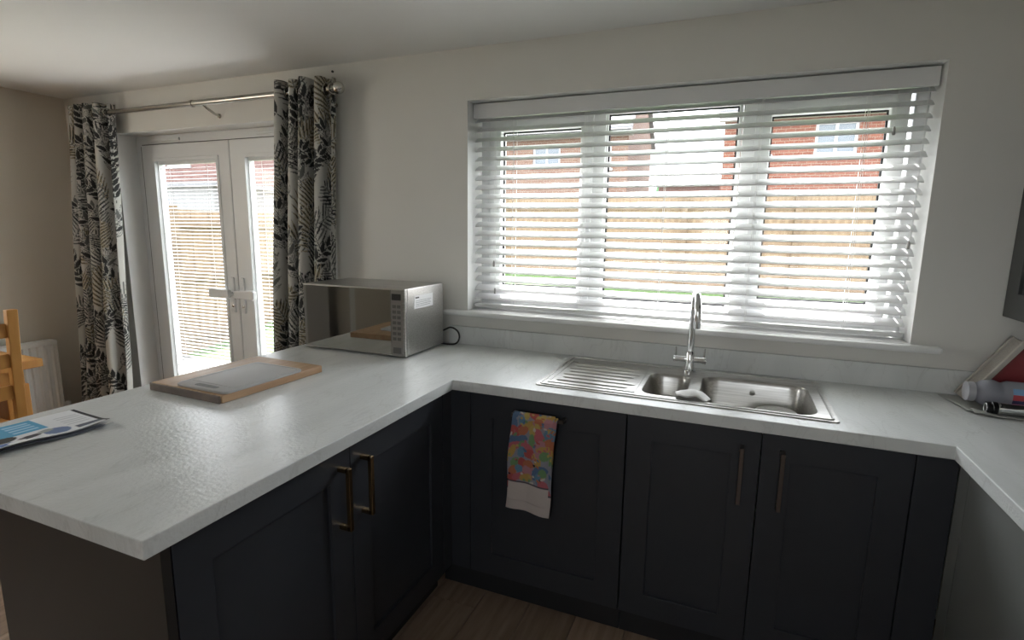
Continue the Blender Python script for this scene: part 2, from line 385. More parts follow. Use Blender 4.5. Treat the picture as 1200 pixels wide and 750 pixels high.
# ---------------------------------------------------------------- venetian blind
bl = thing('venetian_blind', 'white wooden slatted blind with open slats hanging in the kitchen window', 'blind', (.676, .045, 1.09))
obj('valance', B(WX0+.006, WX1-.006, .050, .062, 2.006, 2.072), 'slat', bl, bevel=.002)
obj('head_rail', B(WX0+.012, WX1-.012, .070, .120, 2.025, 2.074), 'slat', bl)
tilt = math.radians(29); SX0, SX1, SY, SP, ST = -.243, 1.590, .093, .0451, 2.004
def slat_bm(z, w=.052, th=.0032, tl=tilt):
    bm = bmesh.new(); n = 6; P = []; Q = []
    for i in range(n+1):
        t = -w/2 + w*i/n; h = .0022*(1-(2*i/n-1)**2)
        y = math.cos(tl)*t - math.sin(tl)*h; zz = math.sin(tl)*t + math.cos(tl)*h
        P.append((y, zz)); Q.append((y + math.sin(tl)*th, zz - math.cos(tl)*th))
    prof = P + Q[::-1]
    loft(bm, [[(x, SY+p[0], z+p[1]) for p in prof] for x in (SX0, SX1)]); return bm
s0 = obj('slat', slat_bm(ST), 'slat', bl, at=(.674, SY, ST), smooth='auto')
for i in range(1, 20): copyto(s0, (.674, SY, ST - SP*i), bl)
obj('bottom_rail', B(SX0, SX1, SY-.026, SY+.024, 1.092, 1.109), 'slat', bl, bevel=.003)
for cx in (-.042, .302, .664, 1.025, 1.387):
    bm = bmesh.new()
    for dy in (-.0245, .0245): tube(bm, [(cx, SY+dy, 1.105), (cx, SY+dy, 2.03)], .0011, 5)
    tube(bm, [(cx+.006, SY-.025, 1.105), (cx+.006, SY-.025, 2.03)], .0009, 5)
    obj('ladder_cord', bm, 'cord', bl)
for cx, zb in ((-.135, 1.330), (-.128, 1.195), (1.475, 1.875), (1.566, 1.46)):
    bm = bmesh.new(); tube(bm, [(cx, .063, zb), (cx, .064, 2.02)], .0009, 5); c = obj('pull_cord', bm, 'cord', bl)
    bm = bmesh.new(); lathe(bm, (cx, .063, zb-.03), (0,0,1), [(0,.004),(.004,.0055),(.022,.005),(.03,.002)], 10); obj('tassel', bm, 'steel_dark', c, smooth=True)

# ---------------------------------------------------------------- french doors
fd = structure_root('door_1', ((DX0+DX1)/2, .14, 0), 'white glazed double doors with blinds inside the glass')
obj('door_frame', ring_frame(DX0, DX1, 0, DZ1, (.055, .055, .03, .055), .13, .20, XZ), 'pvc', fd, bevel=.004)
for a, b in ((-2.68, -2.38), (-1.72, -1.42)): obj('trickle_vent', B(a, b, .118, .13, 2.022, 2.040), 'pvc', fd, bevel=.003)
DM = -1.945
isl = None
for k, (lx0, lx1, gx0, gx1) in enumerate(((DX0+.062, DM-.003, -2.622, -2.058), (DM+.003, DX1-.062, -1.815, -1.245))):
    lf = obj('door_leaf', ring_frame(lx0, lx1, .034, DZ1-.060, (gx0-lx0, lx1-gx1, .13, DZ1-.060-1.895), .118, .185, XZ), 'pvc', fd, bevel=.005)
    gz0, gz1 = .164, 1.895
    obj('glazing_bead', ring_frame(gx0-.02, gx1+.02, gz0-.02, gz1+.02, .022, .112, .120, XZ), 'pvc', lf, bevel=.002)
    obj('pane', B(gx0, gx1, .128, .132, gz0, gz1), 'glass', lf); obj('pane', B(gx0, gx1, .168, .172, gz0, gz1), 'glass', lf)
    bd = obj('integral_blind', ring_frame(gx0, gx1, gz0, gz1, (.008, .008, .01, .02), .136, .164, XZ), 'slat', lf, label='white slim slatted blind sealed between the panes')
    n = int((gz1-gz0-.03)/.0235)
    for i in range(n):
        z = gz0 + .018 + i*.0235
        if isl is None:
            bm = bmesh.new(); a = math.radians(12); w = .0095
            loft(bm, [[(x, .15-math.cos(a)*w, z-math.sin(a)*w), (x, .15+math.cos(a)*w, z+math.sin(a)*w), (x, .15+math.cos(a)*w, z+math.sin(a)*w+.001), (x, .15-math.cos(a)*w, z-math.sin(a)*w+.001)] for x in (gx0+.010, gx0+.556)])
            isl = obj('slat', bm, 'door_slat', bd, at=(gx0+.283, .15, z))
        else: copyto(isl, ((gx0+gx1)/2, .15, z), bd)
    for x in (gx0+.11, gx1-.11):
        bm = bmesh.new(); tube(bm, [(x, .138, gz0+.01), (x, .138, gz1-.02)], .0012, 5); obj('ladder_cord', bm, 'cord', bd)
    # lever handle: plate on the meeting stile, lever pointing away from the gap
    hx = DM + (-.042 if k == 0 else .045); sg = -1 if k == 0 else 1
    h = obj('handle_plate', B(hx-.014, hx+.014, .106, .118, .93, 1.16), 'pvc', lf, bevel=.006)
    bm = bmesh.new(); tube(bm, [(hx, .112, 1.055), (hx, .075, 1.055)], .011, 10); obj('handle_stem', bm, 'pvc', h, smooth=True)
    bm = bmesh.new()
    loft(bm, [[(x, y, z) for (y, z) in ((.052, 1.058-hh), (.080, 1.058-hh), (.080, 1.058+hh), (.052, 1.058+hh))] for x, hh in ((hx-.020*sg, .024), (hx+.05*sg, .026), (hx+.130*sg, .031), (hx+.150*sg, .022))])
    obj('handle_lever', bm, 'pvc', h, bevel=.006, seg=3)
    bm = bmesh.new(); lathe(bm, (hx, .108, .975), (0,-1,0), [(0,.008),(.006,.008),(.007,.003)], 12); obj('key_cylinder', bm, 'satin', h)
bm = bmesh.new(); box(bm, DM-.002, DM+.002, .15, .16, .05, 1.98); obj('door_seal', bm, 'gasket', fd)
for x in (DX0+.0555, DX1-.0615): obj('door_seal', B(x, x+.006, .122, .15, .04, 1.995), 'gasket', fd)
obj('door_seal', B(DX0+.062, DX1-.062, .126, .15, DZ1-.0595, DZ1-.0555), 'gasket', fd)

# ---------------------------------------------------------------- flat prints rasterised in code into vertex colours
class Print:
    def __init__(self, w, h, res, bgc):
        self.res = res; self.nx, self.ny = int(w/res), int(h/res); self.a = np.zeros((self.ny, self.nx, 3)); self.a[:] = bgc; self.w, self.h = w, h; self.bgc = bgc
    def poly_mask(self, x0, y0, x1, y1):
        i0, i1 = max(0, int(x0/self.res)), min(self.nx, int(x1/self.res)+2); j0, j1 = max(0, int(y0/self.res)), min(self.ny, int(y1/self.res)+2)
        if i0 >= i1 or j0 >= j1: return None
        X, Y = np.meshgrid((np.arange(i0, i1)+.5)*self.res, (np.arange(j0, j1)+.5)*self.res); return i0, i1, j0, j1, X, Y
    def lens(self, x, y, ang, L, w, col, hollow=0):
        """leaf shape from (x,y) along ang"""
        q = self.poly_mask(x-L, y-L, x+L, y+L)
        if q is None: return
        i0, i1, j0, j1, X, Y = q; dx, dy = X-x, Y-y
        t = (dx*math.cos(ang)+dy*math.sin(ang))/L; s = -dx*math.sin(ang)+dy*math.cos(ang)
        tt = np.clip(t, 0, 1); hw = w/2*np.sin(PI*tt**.8)
        mk = (t > 0) & (t < 1) & (np.abs(s) < hw)
        if hollow: mk &= (np.abs(s) > hw-hollow) | (np.abs(s) < hollow*.5)
        self.a[j0:j1, i0:i1][mk] = col
    def leaf(self, x, y, ang, L, w, col, hollow=0):
        self.lens(x-.004*math.cos(ang), y-.004*math.sin(ang), ang, L+.006, w+.006, self.bgc); self.lens(x, y, ang, L, w, col, hollow)
    def ell(self, x, y, ang, a, b, col):
        q = self.poly_mask(x-a-b, y-a-b, x+a+b, y+a+b)
        if q is None: return
        i0, i1, j0, j1, X, Y = q; dx, dy = X-x, Y-y
        mk = ((dx*math.cos(ang)+dy*math.sin(ang))/a)**2 + ((-dx*math.sin(ang)+dy*math.cos(ang))/b)**2 < 1
        self.a[j0:j1, i0:i1][mk] = col
    def rect(self, x0, y0, x1, y1, col):
        self.a[int(y0/self.res):int(y1/self.res), int(x0/self.res):int(x1/self.res)] = col
    def sample(self, x, y):
        i = np.clip((np.asarray(x)/self.res).astype(int), 0, self.nx-1); j = np.clip((np.asarray(y)/self.res).astype(int), 0, self.ny-1)
        return self.a[j, i]
def leaf_print(w, h, seed):
    R = random.Random(seed); P = Print(w, h, .0022, (.56, .55, .515))
    dark, grey, tan, mid = (.035, .036, .036), (.13, .13, .125), (.36, .31, .21), (.24, .24, .22)
    cell = .138
    for row in range(int(h/cell)+2):
        for c in range(int(w/cell)+2):
            x = (c + (.5 if row % 2 else 0))*cell - .04 + R.uniform(-.025, .025); y = row*cell + .06 + R.uniform(-.025, .025)
            kind = (row + 2*c + R.randint(0, 1)) % 4; a = R.uniform(-2.5, -.6); L = R.uniform(.22, .29); bend = R.uniform(-1.0, 1.0)
            px, py, aa = x, y, a; n = 6 if kind in (0, 2) else 11
            for i in range(n):
                st = L/n; px += math.cos(aa)*st; py += math.sin(aa)*st; aa += bend/n; f = i/(n-1)
                P.lens(px-math.cos(aa)*st, py-math.sin(aa)*st, aa, st*1.3, .006, dark if kind == 0 else grey)
                if kind == 0:
                    for s in (-1, 1): P.leaf(px, py, aa+s*.75, .085*(1-.3*f), .025, dark)
                elif kind == 1:
                    for s in (-1, 1): P.leaf(px, py, aa+s*(1.0-.3*f), .125*math.sin(PI*(.2+.7*f)), .0105, grey if R.random() < .5 else dark)
                elif kind == 2:
                    for s in (-1, 1): P.leaf(px, py, aa+s*.65, .095*(1-.3*f), .025, grey if s > 0 else dark, 0 if i % 2 else .003)
                else:
                    for s in (-1, 1): P.leaf(px, py, aa+s*(.95-.3*f), .14*math.sin(PI*(.25+.65*f)), .016, tan); P.lens(px, py, aa+s*(.95-.3*f), .14*math.sin(PI*(.25+.65*f)), .0055, dark)
            if kind in (0, 2): P.leaf(px, py, aa, .07, .025, dark)
    return P
def grid_mesh(name, pos, colr, parent, material, thickness=0, at=(0,0,0)):
    """pos (nv,nu,3) world positions, colr (nv,nu,3)"""
    nv, nu = pos.shape[:2]; at = np.array(at)
    verts = (pos-at).reshape(-1, 3); idx = np.arange(nv*nu).reshape(nv, nu)
    q = np.stack([idx[:-1,:-1], idx[:-1,1:], idx[1:,1:], idx[1:,:-1]], -1).reshape(-1, 4)
    me = bpy.data.meshes.new(name); me.vertices.add(len(verts)); me.vertices.foreach_set('co', verts.astype(np.float32).ravel())
    me.loops.add(q.size); me.loops.foreach_set('vertex_index', q.astype(np.int32).ravel())
    me.polygons.add(len(q)); me.polygons.foreach_set('loop_start', (np.arange(len(q))*4).astype(np.int32)); me.polygons.foreach_set('loop_total', np.full(len(q), 4, np.int32))
    me.update(calc_edges=True); me.validate()
    ca = me.color_attributes.new('print', 'FLOAT_COLOR', 'POINT'); cc = np.ones((len(verts), 4), np.float32); cc[:, :3] = colr.reshape(-1, 3); ca.data.foreach_set('color', cc.ravel())
    me.polygons.foreach_set('use_smooth', np.ones(len(q), bool)); me.materials.append(MATS[material])
    o = bpy.data.objects.new(name, me); COL.objects.link(o); o.location = Vector(at) - origin(parent)
    if parent is not None: o.parent = parent
    if thickness:
        s = o.modifiers.new('solid', 'SOLIDIFY'); s.thickness = thickness; s.offset = 0
    return o

# ---------------------------------------------------------------- curtain pole and curtains
RY, RZ = -.10, 2.166
rod = thing('curtain_pole', 'brushed steel curtain pole with shiny ball finial above the glazed doors', 'curtain pole', (-2.0, RY, RZ))
bm = bmesh.new(); tube(bm, [(-3.07, RY, RZ), (-1.93, RY, RZ)], .0145, 14); obj('pole', bm, 'satin', rod, smooth='auto')
bm = bmesh.new(); tube(bm, [(-1.95, RY, RZ), (-.965, RY, RZ)], .0165, 14); obj('pole', bm, 'satin', rod, smooth='auto')
bm = bmesh.new(); tube(bm, [(-1.957, RY, RZ), (-1.943, RY, RZ)], .0195, 14); obj('joint_ring', bm, 'satin', rod, smooth='auto')
for x in (-3.03, -1.86, -1.02):
    bm = bmesh.new(); tube(bm, [(x, -.002, RZ-.055), (x, -.03, RZ-.05), (x, RY+.02, RZ-.028), (x, RY, RZ-.014)], .007, 8)
    br = obj('bracket', bm, 'satin', rod, smooth='auto')
    bm = bmesh.new(); lathe(bm, (x, 0, RZ-.055), (0,-1,0), [(0,.013),(.006,.013),(.009,.009)], 16); obj('wall_plate', bm, 'satin', br, smooth='auto')
for x, s in ((-.965, 1),):
    bm = bmesh.new(); lathe(bm, (x, RY, RZ), (s,0,0), [(0,.0165),(.012,.0185),(.02,.013),(.024,.010)], 16); f = obj('finial_collar', bm, 'satin', rod, smooth='auto')
    bm = bmesh.new(); bmesh.ops.create_icosphere(bm, subdivisions=3, radius=.030, matrix=Matrix.Translation((x+s*.050, RY, RZ))); obj('finial_ball', bm, 'finial', f, smooth=True)
    bm = bmesh.new(); lathe(bm, (x+s*.022, RY, RZ), (s,0,0), [(0,.009),(.03,.006),(.04,.001)], 12); obj('finial_core', bm, 'chrome', f, smooth=True)
def curtain(label, xt, xb, yb, folds, ampt, seed, ztop=2.222, zbot=.03, edge=None):
    nu, nv = 300, 520
    u = np.linspace(0, 1, nu)[None, :]; v = np.linspace(0, 1, nv)[:, None]
    z = ztop + (zbot-ztop)*v
    x = (xt[0] + (xt[1]-xt[0])*u)*(1-v) + (xb[0] + (xb[1]-xb[0])*u)*v
    ph = 2*PI*folds*u + .35*np.sin(3*v+seed)*v
    amp = (ampt + .012*np.sin(2*PI*u*1.7+seed))*(1 + .12*v)
    yc = RY + (yb-RY)*v
    y = yc + amp*np.cos(ph) + .006*np.sin(9*v+7*u)*v
    x = x + .010*np.sin(2*ph) + .008*np.sin(5*v+seed+4*u)*v
    if edge is not None: x, y = edge(x, y, z, u, v)
    xx, yy, zz = np.broadcast_arrays(x, y, z); pos = np.stack([xx, yy, zz], -1)
    s = np.concatenate([[0], np.cumsum(np.hypot(np.diff(xx[0]), np.diff(yy[0])))])
    P = leaf_print(s[-1]+.02, ztop-zbot+.02, seed)
    col = P.sample(np.broadcast_to(s[None, :], xx.shape), ztop-zz)
    root = thing('curtain', label, 'curtain', (float(xx[0].mean()), RY, zbot))
    grid_mesh('cloth', pos, col, root, 'curtain_print', .0015, at=(float(xx[0].mean()), RY, zbot))
    # eyelets where the cloth crosses the pole
    d = yy[0]-RY
    for i in range(nu-1):
        if d[i]*d[i+1] < 0:
            c = Vector((xx[0][i], RY, RZ)); t = Vector((xx[0][i+1]-xx[0][i], yy[0][i+1]-yy[0][i], 0)).normalized(); n = Vector((0,0,1))
            bm = bmesh.new(); tube(bm, [c + (t*math.cos(2*PI*k/20) + n*math.sin(2*PI*k/20))*.024 for k in range(20)], .0055, 8, closed=True)
            obj('eyelet', bm, 'satin', root, smooth=True)
    return root
curtain('cream leaf-print curtain hanging in the room corner by the radiator', (-3.045, -2.70), (-3.20, -2.74), -.17, 4.25, .052, 3)
curtain('cream leaf-print curtain hanging beside the microwave oven', (-1.31, -.955), (-1.50, -1.085), -.085, 4.25, .050, 8)

# ---------------------------------------------------------------- worktop (one continuous U) and upstand
WT, WB = .91, .87
D = .615; PX, PY, RX = -.970, -1.7985, 1.5705
SKX0, SKX1, SKY0, SKY1 = .318, 1.288, -.525, -.070      # sink cut-out
bm = bmesh.new()
cells(bm, [PX, 0.0, SKX0, SKX1, RX, XR], [-2.62, PY, -D, SKY0, SKY1, 0.0],
      lambda u, v: ((u < 0 and v > PY) or (u > 0 and v > -D) or u > RX) and not (SKX0 < u < SKX1 and SKY0 < v < SKY1), WB, WT, XY)
wt = obj('worktop', bm, 'worktop', bevel=.0025)
tag(wt, 'pale grey stone-effect U-shaped worktop carrying sink and microwave', 'worktop')
up_ = obj('upstand', B(-.345, XR, -.02, 0, WT, 1.000), 'worktop', bevel=.002); tag(up_, 'pale grey splashback strip along the wall behind the sink', 'upstand')
ur = obj('upstand', B(XR-.02, XR, -2.62, -.02, WT, 1.000), 'worktop', bevel=.002); tag(ur, 'pale grey splashback strip along the wall behind the bottle', 'upstand')

# ---------------------------------------------------------------- base units
def shaker(root, u0, u1, z0, z1, face, mp, sgn, handle=None, hm='bronze', st=.085, cm='cabinet'):
    """shaker door in the plane mp, outer face at `face`, standing `sgn` outwards"""
    g = .0015; th = .022
    bm = ring_frame(u0+g, u1-g, z0, z1, st, face-sgn*th, face, mp); d = obj('door', bm, cm, root, bevel=.0012)
    bm = bmesh.new(); a = face-sgn*.017; b_ = face-sgn*.010
    cells(bm, [u0+st-.004, u1-st+.004], [z0+st-.004, z1-st+.004], lambda u, v: True, a, b_, mp); obj('panel', bm, cm, d)
    if handle:
        bm = bmesh.new(); r = .0065; off = .035
        (a0, b0), (a1, b1) = handle
        def P(u, v, w): return Vector(mp(u, v, w))
        q = face+sgn*off
        def bar(p, q_, w=r):
            d_ = (Vector(q_)-Vector(p)).normalized(); x, y = frame_of(d_)
            loft(bm, [[Vector(e)+x*w*i+y*w*j for i, j in ((-1,-1),(1,-1),(1,1),(-1,1))] for e in (p, q_)])
        e = Vector(((a1-a0), (b1-b0), 0)).normalized()*r
        bar(P(a0-e.x, b0-e.y, q), P(a1+e.x, b1+e.y, q)); bar(P(a0, b0, face-sgn*.0), P(a0, b0, q)); bar(P(a1, b1, face-sgn*.0), P(a1, b1, q))
        obj('handle', bm, hm, d, bevel=.001)
    return d
# peninsula unit: two doors facing +x
FX = -.020; zb, zt = .114, .862
pu = thing('base_cabinet', 'dark blue-grey two-door cabinet with brass bar handles under the peninsula', 'cabinet', (-.3, -1.19, 0))
obj('carcass', B(-.60, FX-.023, -1.735, -.64, .112, WB), 'carcass', pu)
obj('plinth', B(-.56, FX-.065, -1.735, -.60, 0, .11), 'plinth', pu)
shaker(pu, -1.735, -1.198, zb, zt, FX, YZ, 1, ((-1.247, .638), (-1.247, .812)), 'brass')
shaker(pu, -1.198, -.660, zb, zt, FX, YZ, 1, ((-1.148, .638), (-1.148, .810)), 'brass')
obj('corner_post', B(FX-.022, FX, -.658, -.592, zb, zt), 'cabinet', pu)
ep = obj('end_panel', B(-.62, FX+.001, -1.757, -1.737, 0, WB), 'endpanel', bevel=.001); tag(ep, 'dark brown-grey panel closing the free end of the peninsula', 'panel')
bp_ = obj('back_panel', B(-.62, -.602, -1.735, -.02, 0, WB), 'endpanel'); tag(bp_, 'dark panel closing the dining side of the peninsula', 'panel')
cc = obj('corner_cabinet', B(-.598, -.10, -.585, -.02, .0, WB), 'carcass'); tag(cc, 'dark blind corner cabinet beneath the microwave oven', 'cabinet')
# back run
FY = -.593
dw = thing('dishwasher', 'dark panelled built-in dishwasher with tea towel hanging from its bar handle', 'dishwasher', (.33, -.3, 0))
obj('body', B(.066, .664, FY+.025, -.03, .112, WB), 'carcass', dw)
obj('filler', B(FX+.0005, .064, FY+.022, FY, zb, zt), 'cabinet', dw)
shaker(dw, .066, .666, zb, zt, FY, XZ, -1, ((.258, .812), (.446, .812)), 'bronze', st=.09)
obj('plinth', B(-.08, .666, -.545, -.525, 0, .11), 'plinth', dw)
su = thing('sink_cabinet', 'dark blue-grey two-door cabinet with bronze bar handles under the sink', 'cabinet', (1.08, -.3, 0))
bm = bmesh.new(); cells(bm, [.668, .686, 1.474, 1.492], [.112, .130, WB], lambda u, v: v < .13 or u < .686 or u > 1.474, FY+.024, -.03, XZ); obj('carcass', bm, 'carcass', su)
shaker(su, .668, 1.090, zb, zt, FY, XZ, -1, ((1.034, .634), (1.034, .810)), 'bronze')
shaker(su, 1.090, 1.492, zb, zt, FY, XZ, -1, ((1.150, .634), (1.150, .810)), 'bronze')
obj('filler', B(1.494, 1.592, FY+.022, FY, zb, zt), 'cabinet', su)
obj('plinth', B(.668, 1.66, -.545, -.525, 0, .11), 'plinth', su)
# right run: doors facing -x
FR = 1.594
for k, (a, b, lb) in enumerate(((-1.235, -.62, 'mid-grey flat-fronted cabinet under the worktop, touching the sink cabinet corner'), (-1.85, -1.237, 'mid-grey flat-fronted cabinet second from the sink cabinet corner'), (-2.60, -1.852, 'mid-grey flat-fronted cabinet farthest from the sink cabinet corner'))):
    ru = thing('base_cabinet', lb, 'cabinet', (1.9, (a+b)/2, 0))
    obj('carcass', B(FR+.023, XR-.02, a, b, .112, WB), 'carcass', ru)
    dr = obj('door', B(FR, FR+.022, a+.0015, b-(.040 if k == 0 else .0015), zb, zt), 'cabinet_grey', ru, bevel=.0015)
    bm = bmesh.new(); tube(bm, [(FR, a+.06, .634), (FR-.033, a+.06, .634), (FR-.033, a+.06, .81), (FR, a+.06, .81)], .006, 8); obj('handle', bm, 'bronze', dr)
    obj('plinth', B(FR+.06, FR+.08, a, b, 0, .11), 'plinth', ru)
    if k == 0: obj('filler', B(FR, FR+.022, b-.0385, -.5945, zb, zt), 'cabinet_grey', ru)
# wall cupboard
uc = thing('wall_cupboard', 'dark grey wall cupboard above the bottle', 'cupboard', (2.02, -.4, 1.207))
obj('carcass', B(1.872, XR, -.90, -.004, 1.207, 1.93), 'cupboard_grey', uc)
for a, b in ((-.453, -.004), (-.90, -.455)): shaker(uc, a, b, 1.207, 1.93, 1.850, YZ, -1, None, st=.085, cm='cupboard_grey')

# ---------------------------------------------------------------- sink and tap
sk = thing('kitchen_sink', 'stainless steel one and a half bowl sink with ribbed drainer', 'sink', (.8, -.3, WT))
ox0, ox1, oy0, oy1 = .312, 1.303, -.545, -.055
ZS = WT+.004
def sink_plate():
    bm = bmesh.new()
    outer = rrect(ox0, ox1, oy0, oy1, .012, ZS, 3)
    def ring(p): 
        v = [bm.verts.new(q) for q in p]; e = [bm.edges.new((v[i], v[(i+1) % len(v)])) for i in range(len(v))]; return v, e
    h1, h2 = rrect(.690, .846, -.492, -.185, .05, ZS), rrect(.886, 1.254, -.512, -.150, .06, ZS)
    es = []; vo, e = ring(outer); es += e
    for h in (h1, h2): v, e = ring(h); es += e
    bmesh.ops.triangle_fill(bm, use_beauty=True, use_dissolve=False, edges=es)
    lo = [bm.verts.new((p[0], p[1], WT+.0002)) for p in rrect(ox0-.002, ox1+.002, oy0-.002, oy1+.002, .013, 0, 3)]
    n = len(vo)
    for i in range(n): bm.faces.new((vo[i], vo[(i+1)%n], lo[(i+1)%n], lo[i]))
    return bm
obj('rim', sink_plate(), 'steel', sk)
def bead(z=.003, inset=.014):
    bm = bmesh.new(); tube(bm, [(p[0], p[1], ZS) for p in rrect(ox0+inset, ox1-inset, oy0+inset, oy1-inset, .012, 0, 3)], .004, 6, closed=True); return bm
obj('edge_bead', bead(), 'steel', sk, smooth=True)
def bowl(x0, x1, y0, y1, r, depth):
    bm = bmesh.new(); rings = []
    for f, z in ((-.001, 0.0005), (.002, -.004), (.006, -.02), (.012, -depth+.03), (.020, -depth+.010), (.038, -depth)):
        rings.append(rrect(x0+f, x1-f, y0+f, y1-f, max(.012, r-f*.6), ZS+z))
    loft(bm, rings, False, True); return bm
b1 = obj('half_bowl', bowl(.690, .846, -.492, -.185, .05, .11), 'steel', sk, smooth='auto')
b2 = obj('main_bowl', bowl(.886, 1.254, -.512, -.150, .06, .165), 'steel', sk, smooth='auto')
for b, c, dz in ((b1, (.768, -.33), .11), (b2, (1.0, -.33), .165)):
    bm = bmesh.new(); lathe(bm, (c[0], c[1], ZS-dz+.0003), (0,0,1), [(0,.042),(.003,.042),(.004,.034),(.002,.030),(.0025,.002)], 20); obj('waste', bm, 'chrome', b, smooth='auto')
bm = bmesh.new(); lathe(bm, (1.07, -.1605, ZS-.045), (0,-1,0), [(0,.011),(.002,.011),(.003,.004)], 16); obj('overflow', bm, 'steel', b2, smooth='auto')
for i in range(7):                                   # drainer ribs
    y = -.170 - i*.047; a, b = .365 + .012*(i % 2), .658 - .018*((i+1) % 3)
    bm = bmesh.new(); loft(bm, [[(x, y+dy*s, ZS-.0005+dz*s) for dy, dz in ((-.012, 0), (-.007, .0045), (.007, .0045), (.012, 0))] for x, s in ((a, .3), (a+.012, 1), (b-.012, 1), (b, .3))])
    obj('drainer_rib', bm, 'steel', sk, smooth='auto')
obj('drainer_edge', ring_frame(.345, .672, -.498, -.150, .004, ZS-.0005, ZS+.0025, XY), 'steel', sk)
obj('back_ridge', B(.66, 1.27, -.088, -.078, ZS-.0005, ZS+.006), 'steel', sk, bevel=.002)
tp = thing('mixer_tap', 'tall chrome swan-neck mixer tap with two lever handles', 'tap', (.828, -.105, ZS))
tx, ty = .828, -.098
bm = bmesh.new(); lathe(bm, (tx, ty, ZS+.0002), (0,0,1), [(0,.026),(.006,.026),(.010,.020),(.030,.0175),(.078,.0175),(.086,.013)], 20); obj('body', bm, 'chrome', tp, smooth='auto')
bm = bmesh.new(); pts = [(tx, ty, ZS+.08), (tx+.002, ty, ZS+.20), (tx+.003, ty, ZS+.26)]
R_ = .078
for k in range(1, 15):
    t = PI*k/14*.98; pts.append((tx+.003+.012*(1-math.cos(t)), ty-R_*(1-math.cos(t)), ZS+.26+R_*math.sin(t)*1.0))
pts.append((pts[-1][0], pts[-1][1]-.001, pts[-1][2]-.055))
tube(bm, pts, [.0135]*2+[.0125]*(len(pts)-2), 14); sp = obj('spout', bm, 'chrome', tp, smooth='auto')
e = pts[-1]; bm = bmesh.new(); lathe(bm, (e[0], e[1], e[2]-.003), (0,0,1), [(0,.010),(0.001,.0135),(.028,.0138)], 14); obj('nozzle', bm, 'chrome', sp, smooth='auto')
for s in (-1, 1):
    bm = bmesh.new(); lathe(bm, (tx+s*.012, ty, ZS+.050), (s,0,0), [(0,.0125),(.034,.0125),(.036,.014),(.052,.014),(.054,.010)], 14); v = obj('valve', bm, 'chrome', tp, smooth='auto')
    bm = bmesh.new(); tube(bm, [(tx+s*.055, ty, ZS+.055), (tx+s*.057, ty-.002, ZS+.10)], [.0042, .0032], 8); obj('lever', bm, 'chrome', v, smooth='auto')
# white cloth over the divider
def dish_cloth():
    nu, nv = 40, 24; u = np.linspace(-1, 1, nu)[None, :]; v = np.linspace(0, 1, nv)[:, None]
    x = .866 + .050*u + .010*v*u; y = -.505 + .075*v + .006*np.sin(4*u)
    z = ZS + .005 + .013*(1-np.abs(u)**2.0)*np.sin(PI*np.clip(v*.85+.1, 0, 1)) + .002*np.sin(6*u+3*v) - .030*np.clip(u-.45, 0, 1)*(.4+v) - .03*np.clip(-u-.65, 0, 1)*v + .004
    x, y, z = np.broadcast_arrays(x, y, z); p = np.stack([x, y, z], -1)
    o = grid_mesh('dish_cloth', p, np.full(p.shape, .78), None, 'cloth_white', .006, at=(.866, -.47, ZS)); return o
tag(dish_cloth(), 'crumpled white dishcloth lying over the sink divider', 'cloth')
bm = bmesh.new(); lathe(bm, (1.148, -.295, ZS-.1645), (0,0,1), [(0,.094),(.004,.095),(.010,.092),(.055,.086),(.085,.078),(.098,.068),(.1005,.060),(.098,.052),(.098,.002)], 32)
pl_ = obj('washing_up_bowl', bm, 'board_grey', smooth='auto'); tag(pl_, 'small grey plastic bowl turned upside down in the main sink bowl', 'bowl')

# ---------------------------------------------------------------- microwave oven
mw = thing('microwave_oven', 'stainless steel microwave oven with mirrored door on the peninsula', 'microwave', (-.62, -.25, WT))
mx0, mx1, my0, my1, mz0, mz1 = -.905, -.340, -.418, -.085, .922, 1.222
obj('casing', B(mx0, mx1, my0+.02, my1, mz0, mz1), 'steel', mw, bevel=.004)
fr_ = obj('front_frame', B(mx0, mx1, my0, my0+.019, mz0-.002, mz1), 'steel', mw, bevel=.003)
d = obj('door', B(mx0+.006, mx1-.072, my0-.006, my0-.0005, mz0+.004, mz1-.006), 'mirror_glass', mw, bevel=.001, label='mirrored dark glass door')
cp = obj('control_panel', B(mx1-.070, mx1-.012, my0-.005, my0-.0005, mz0+.004, mz1-.006), 'steel_dark', mw, bevel=.001)
obj('display', B(mx1-.064, mx1-.018, my0-.0065, my0-.005, mz1-.050, mz1-.022), 'black', cp)
for r in range(7):
    for c in range(2):
        x = mx1-.062+c*.024; z = mz1-.085-r*.024; obj('button', B(x, x+.018, my0-.0068, my0-.005, z, z+.014), 'button', cp, bevel=.0006)
obj('door_release', B(mx1-.062, mx1-.020, my0-.0072, my0-.005, mz0+.012, mz0+.040), 'button', cp, bevel=.001)
st = obj('sticker', B(mx1-.0002, mx1+.0008, -.345, -.185, 1.125, 1.185), 'paper', mw, label='white paper rating label')
obj('print_mark', B(mx1+.0008, mx1+.0011, -.335, -.305, 1.172, 1.178), 'black', st)
for i in range(4): obj('print_line', B(mx1+.0008, mx1+.0010, -.335, -.20-.01*(i % 2), 1.160-.008*i, 1.1615-.008*i), 'board_slot', st)
for x in (mx0+.05, mx1-.05):
    for y in (my0+.05, my1-.05):
        bm = bmesh.new(); lathe(bm, (x, y, WT), (0,0,1), [(0,.014),(.002,.016),(.013,.016)], 14); obj('foot', bm, 'black', mw)
bm = bmesh.new()
pts = [(-.345, -.075, .985), (-.31, -.065, 1.0), (-.275, -.062, .985), (-.262, -.064, .955), (-.275, -.068, .925), (-.31, -.072, .9155), (-.40, -.06, .9155), (-.46, -.05, .9155)]
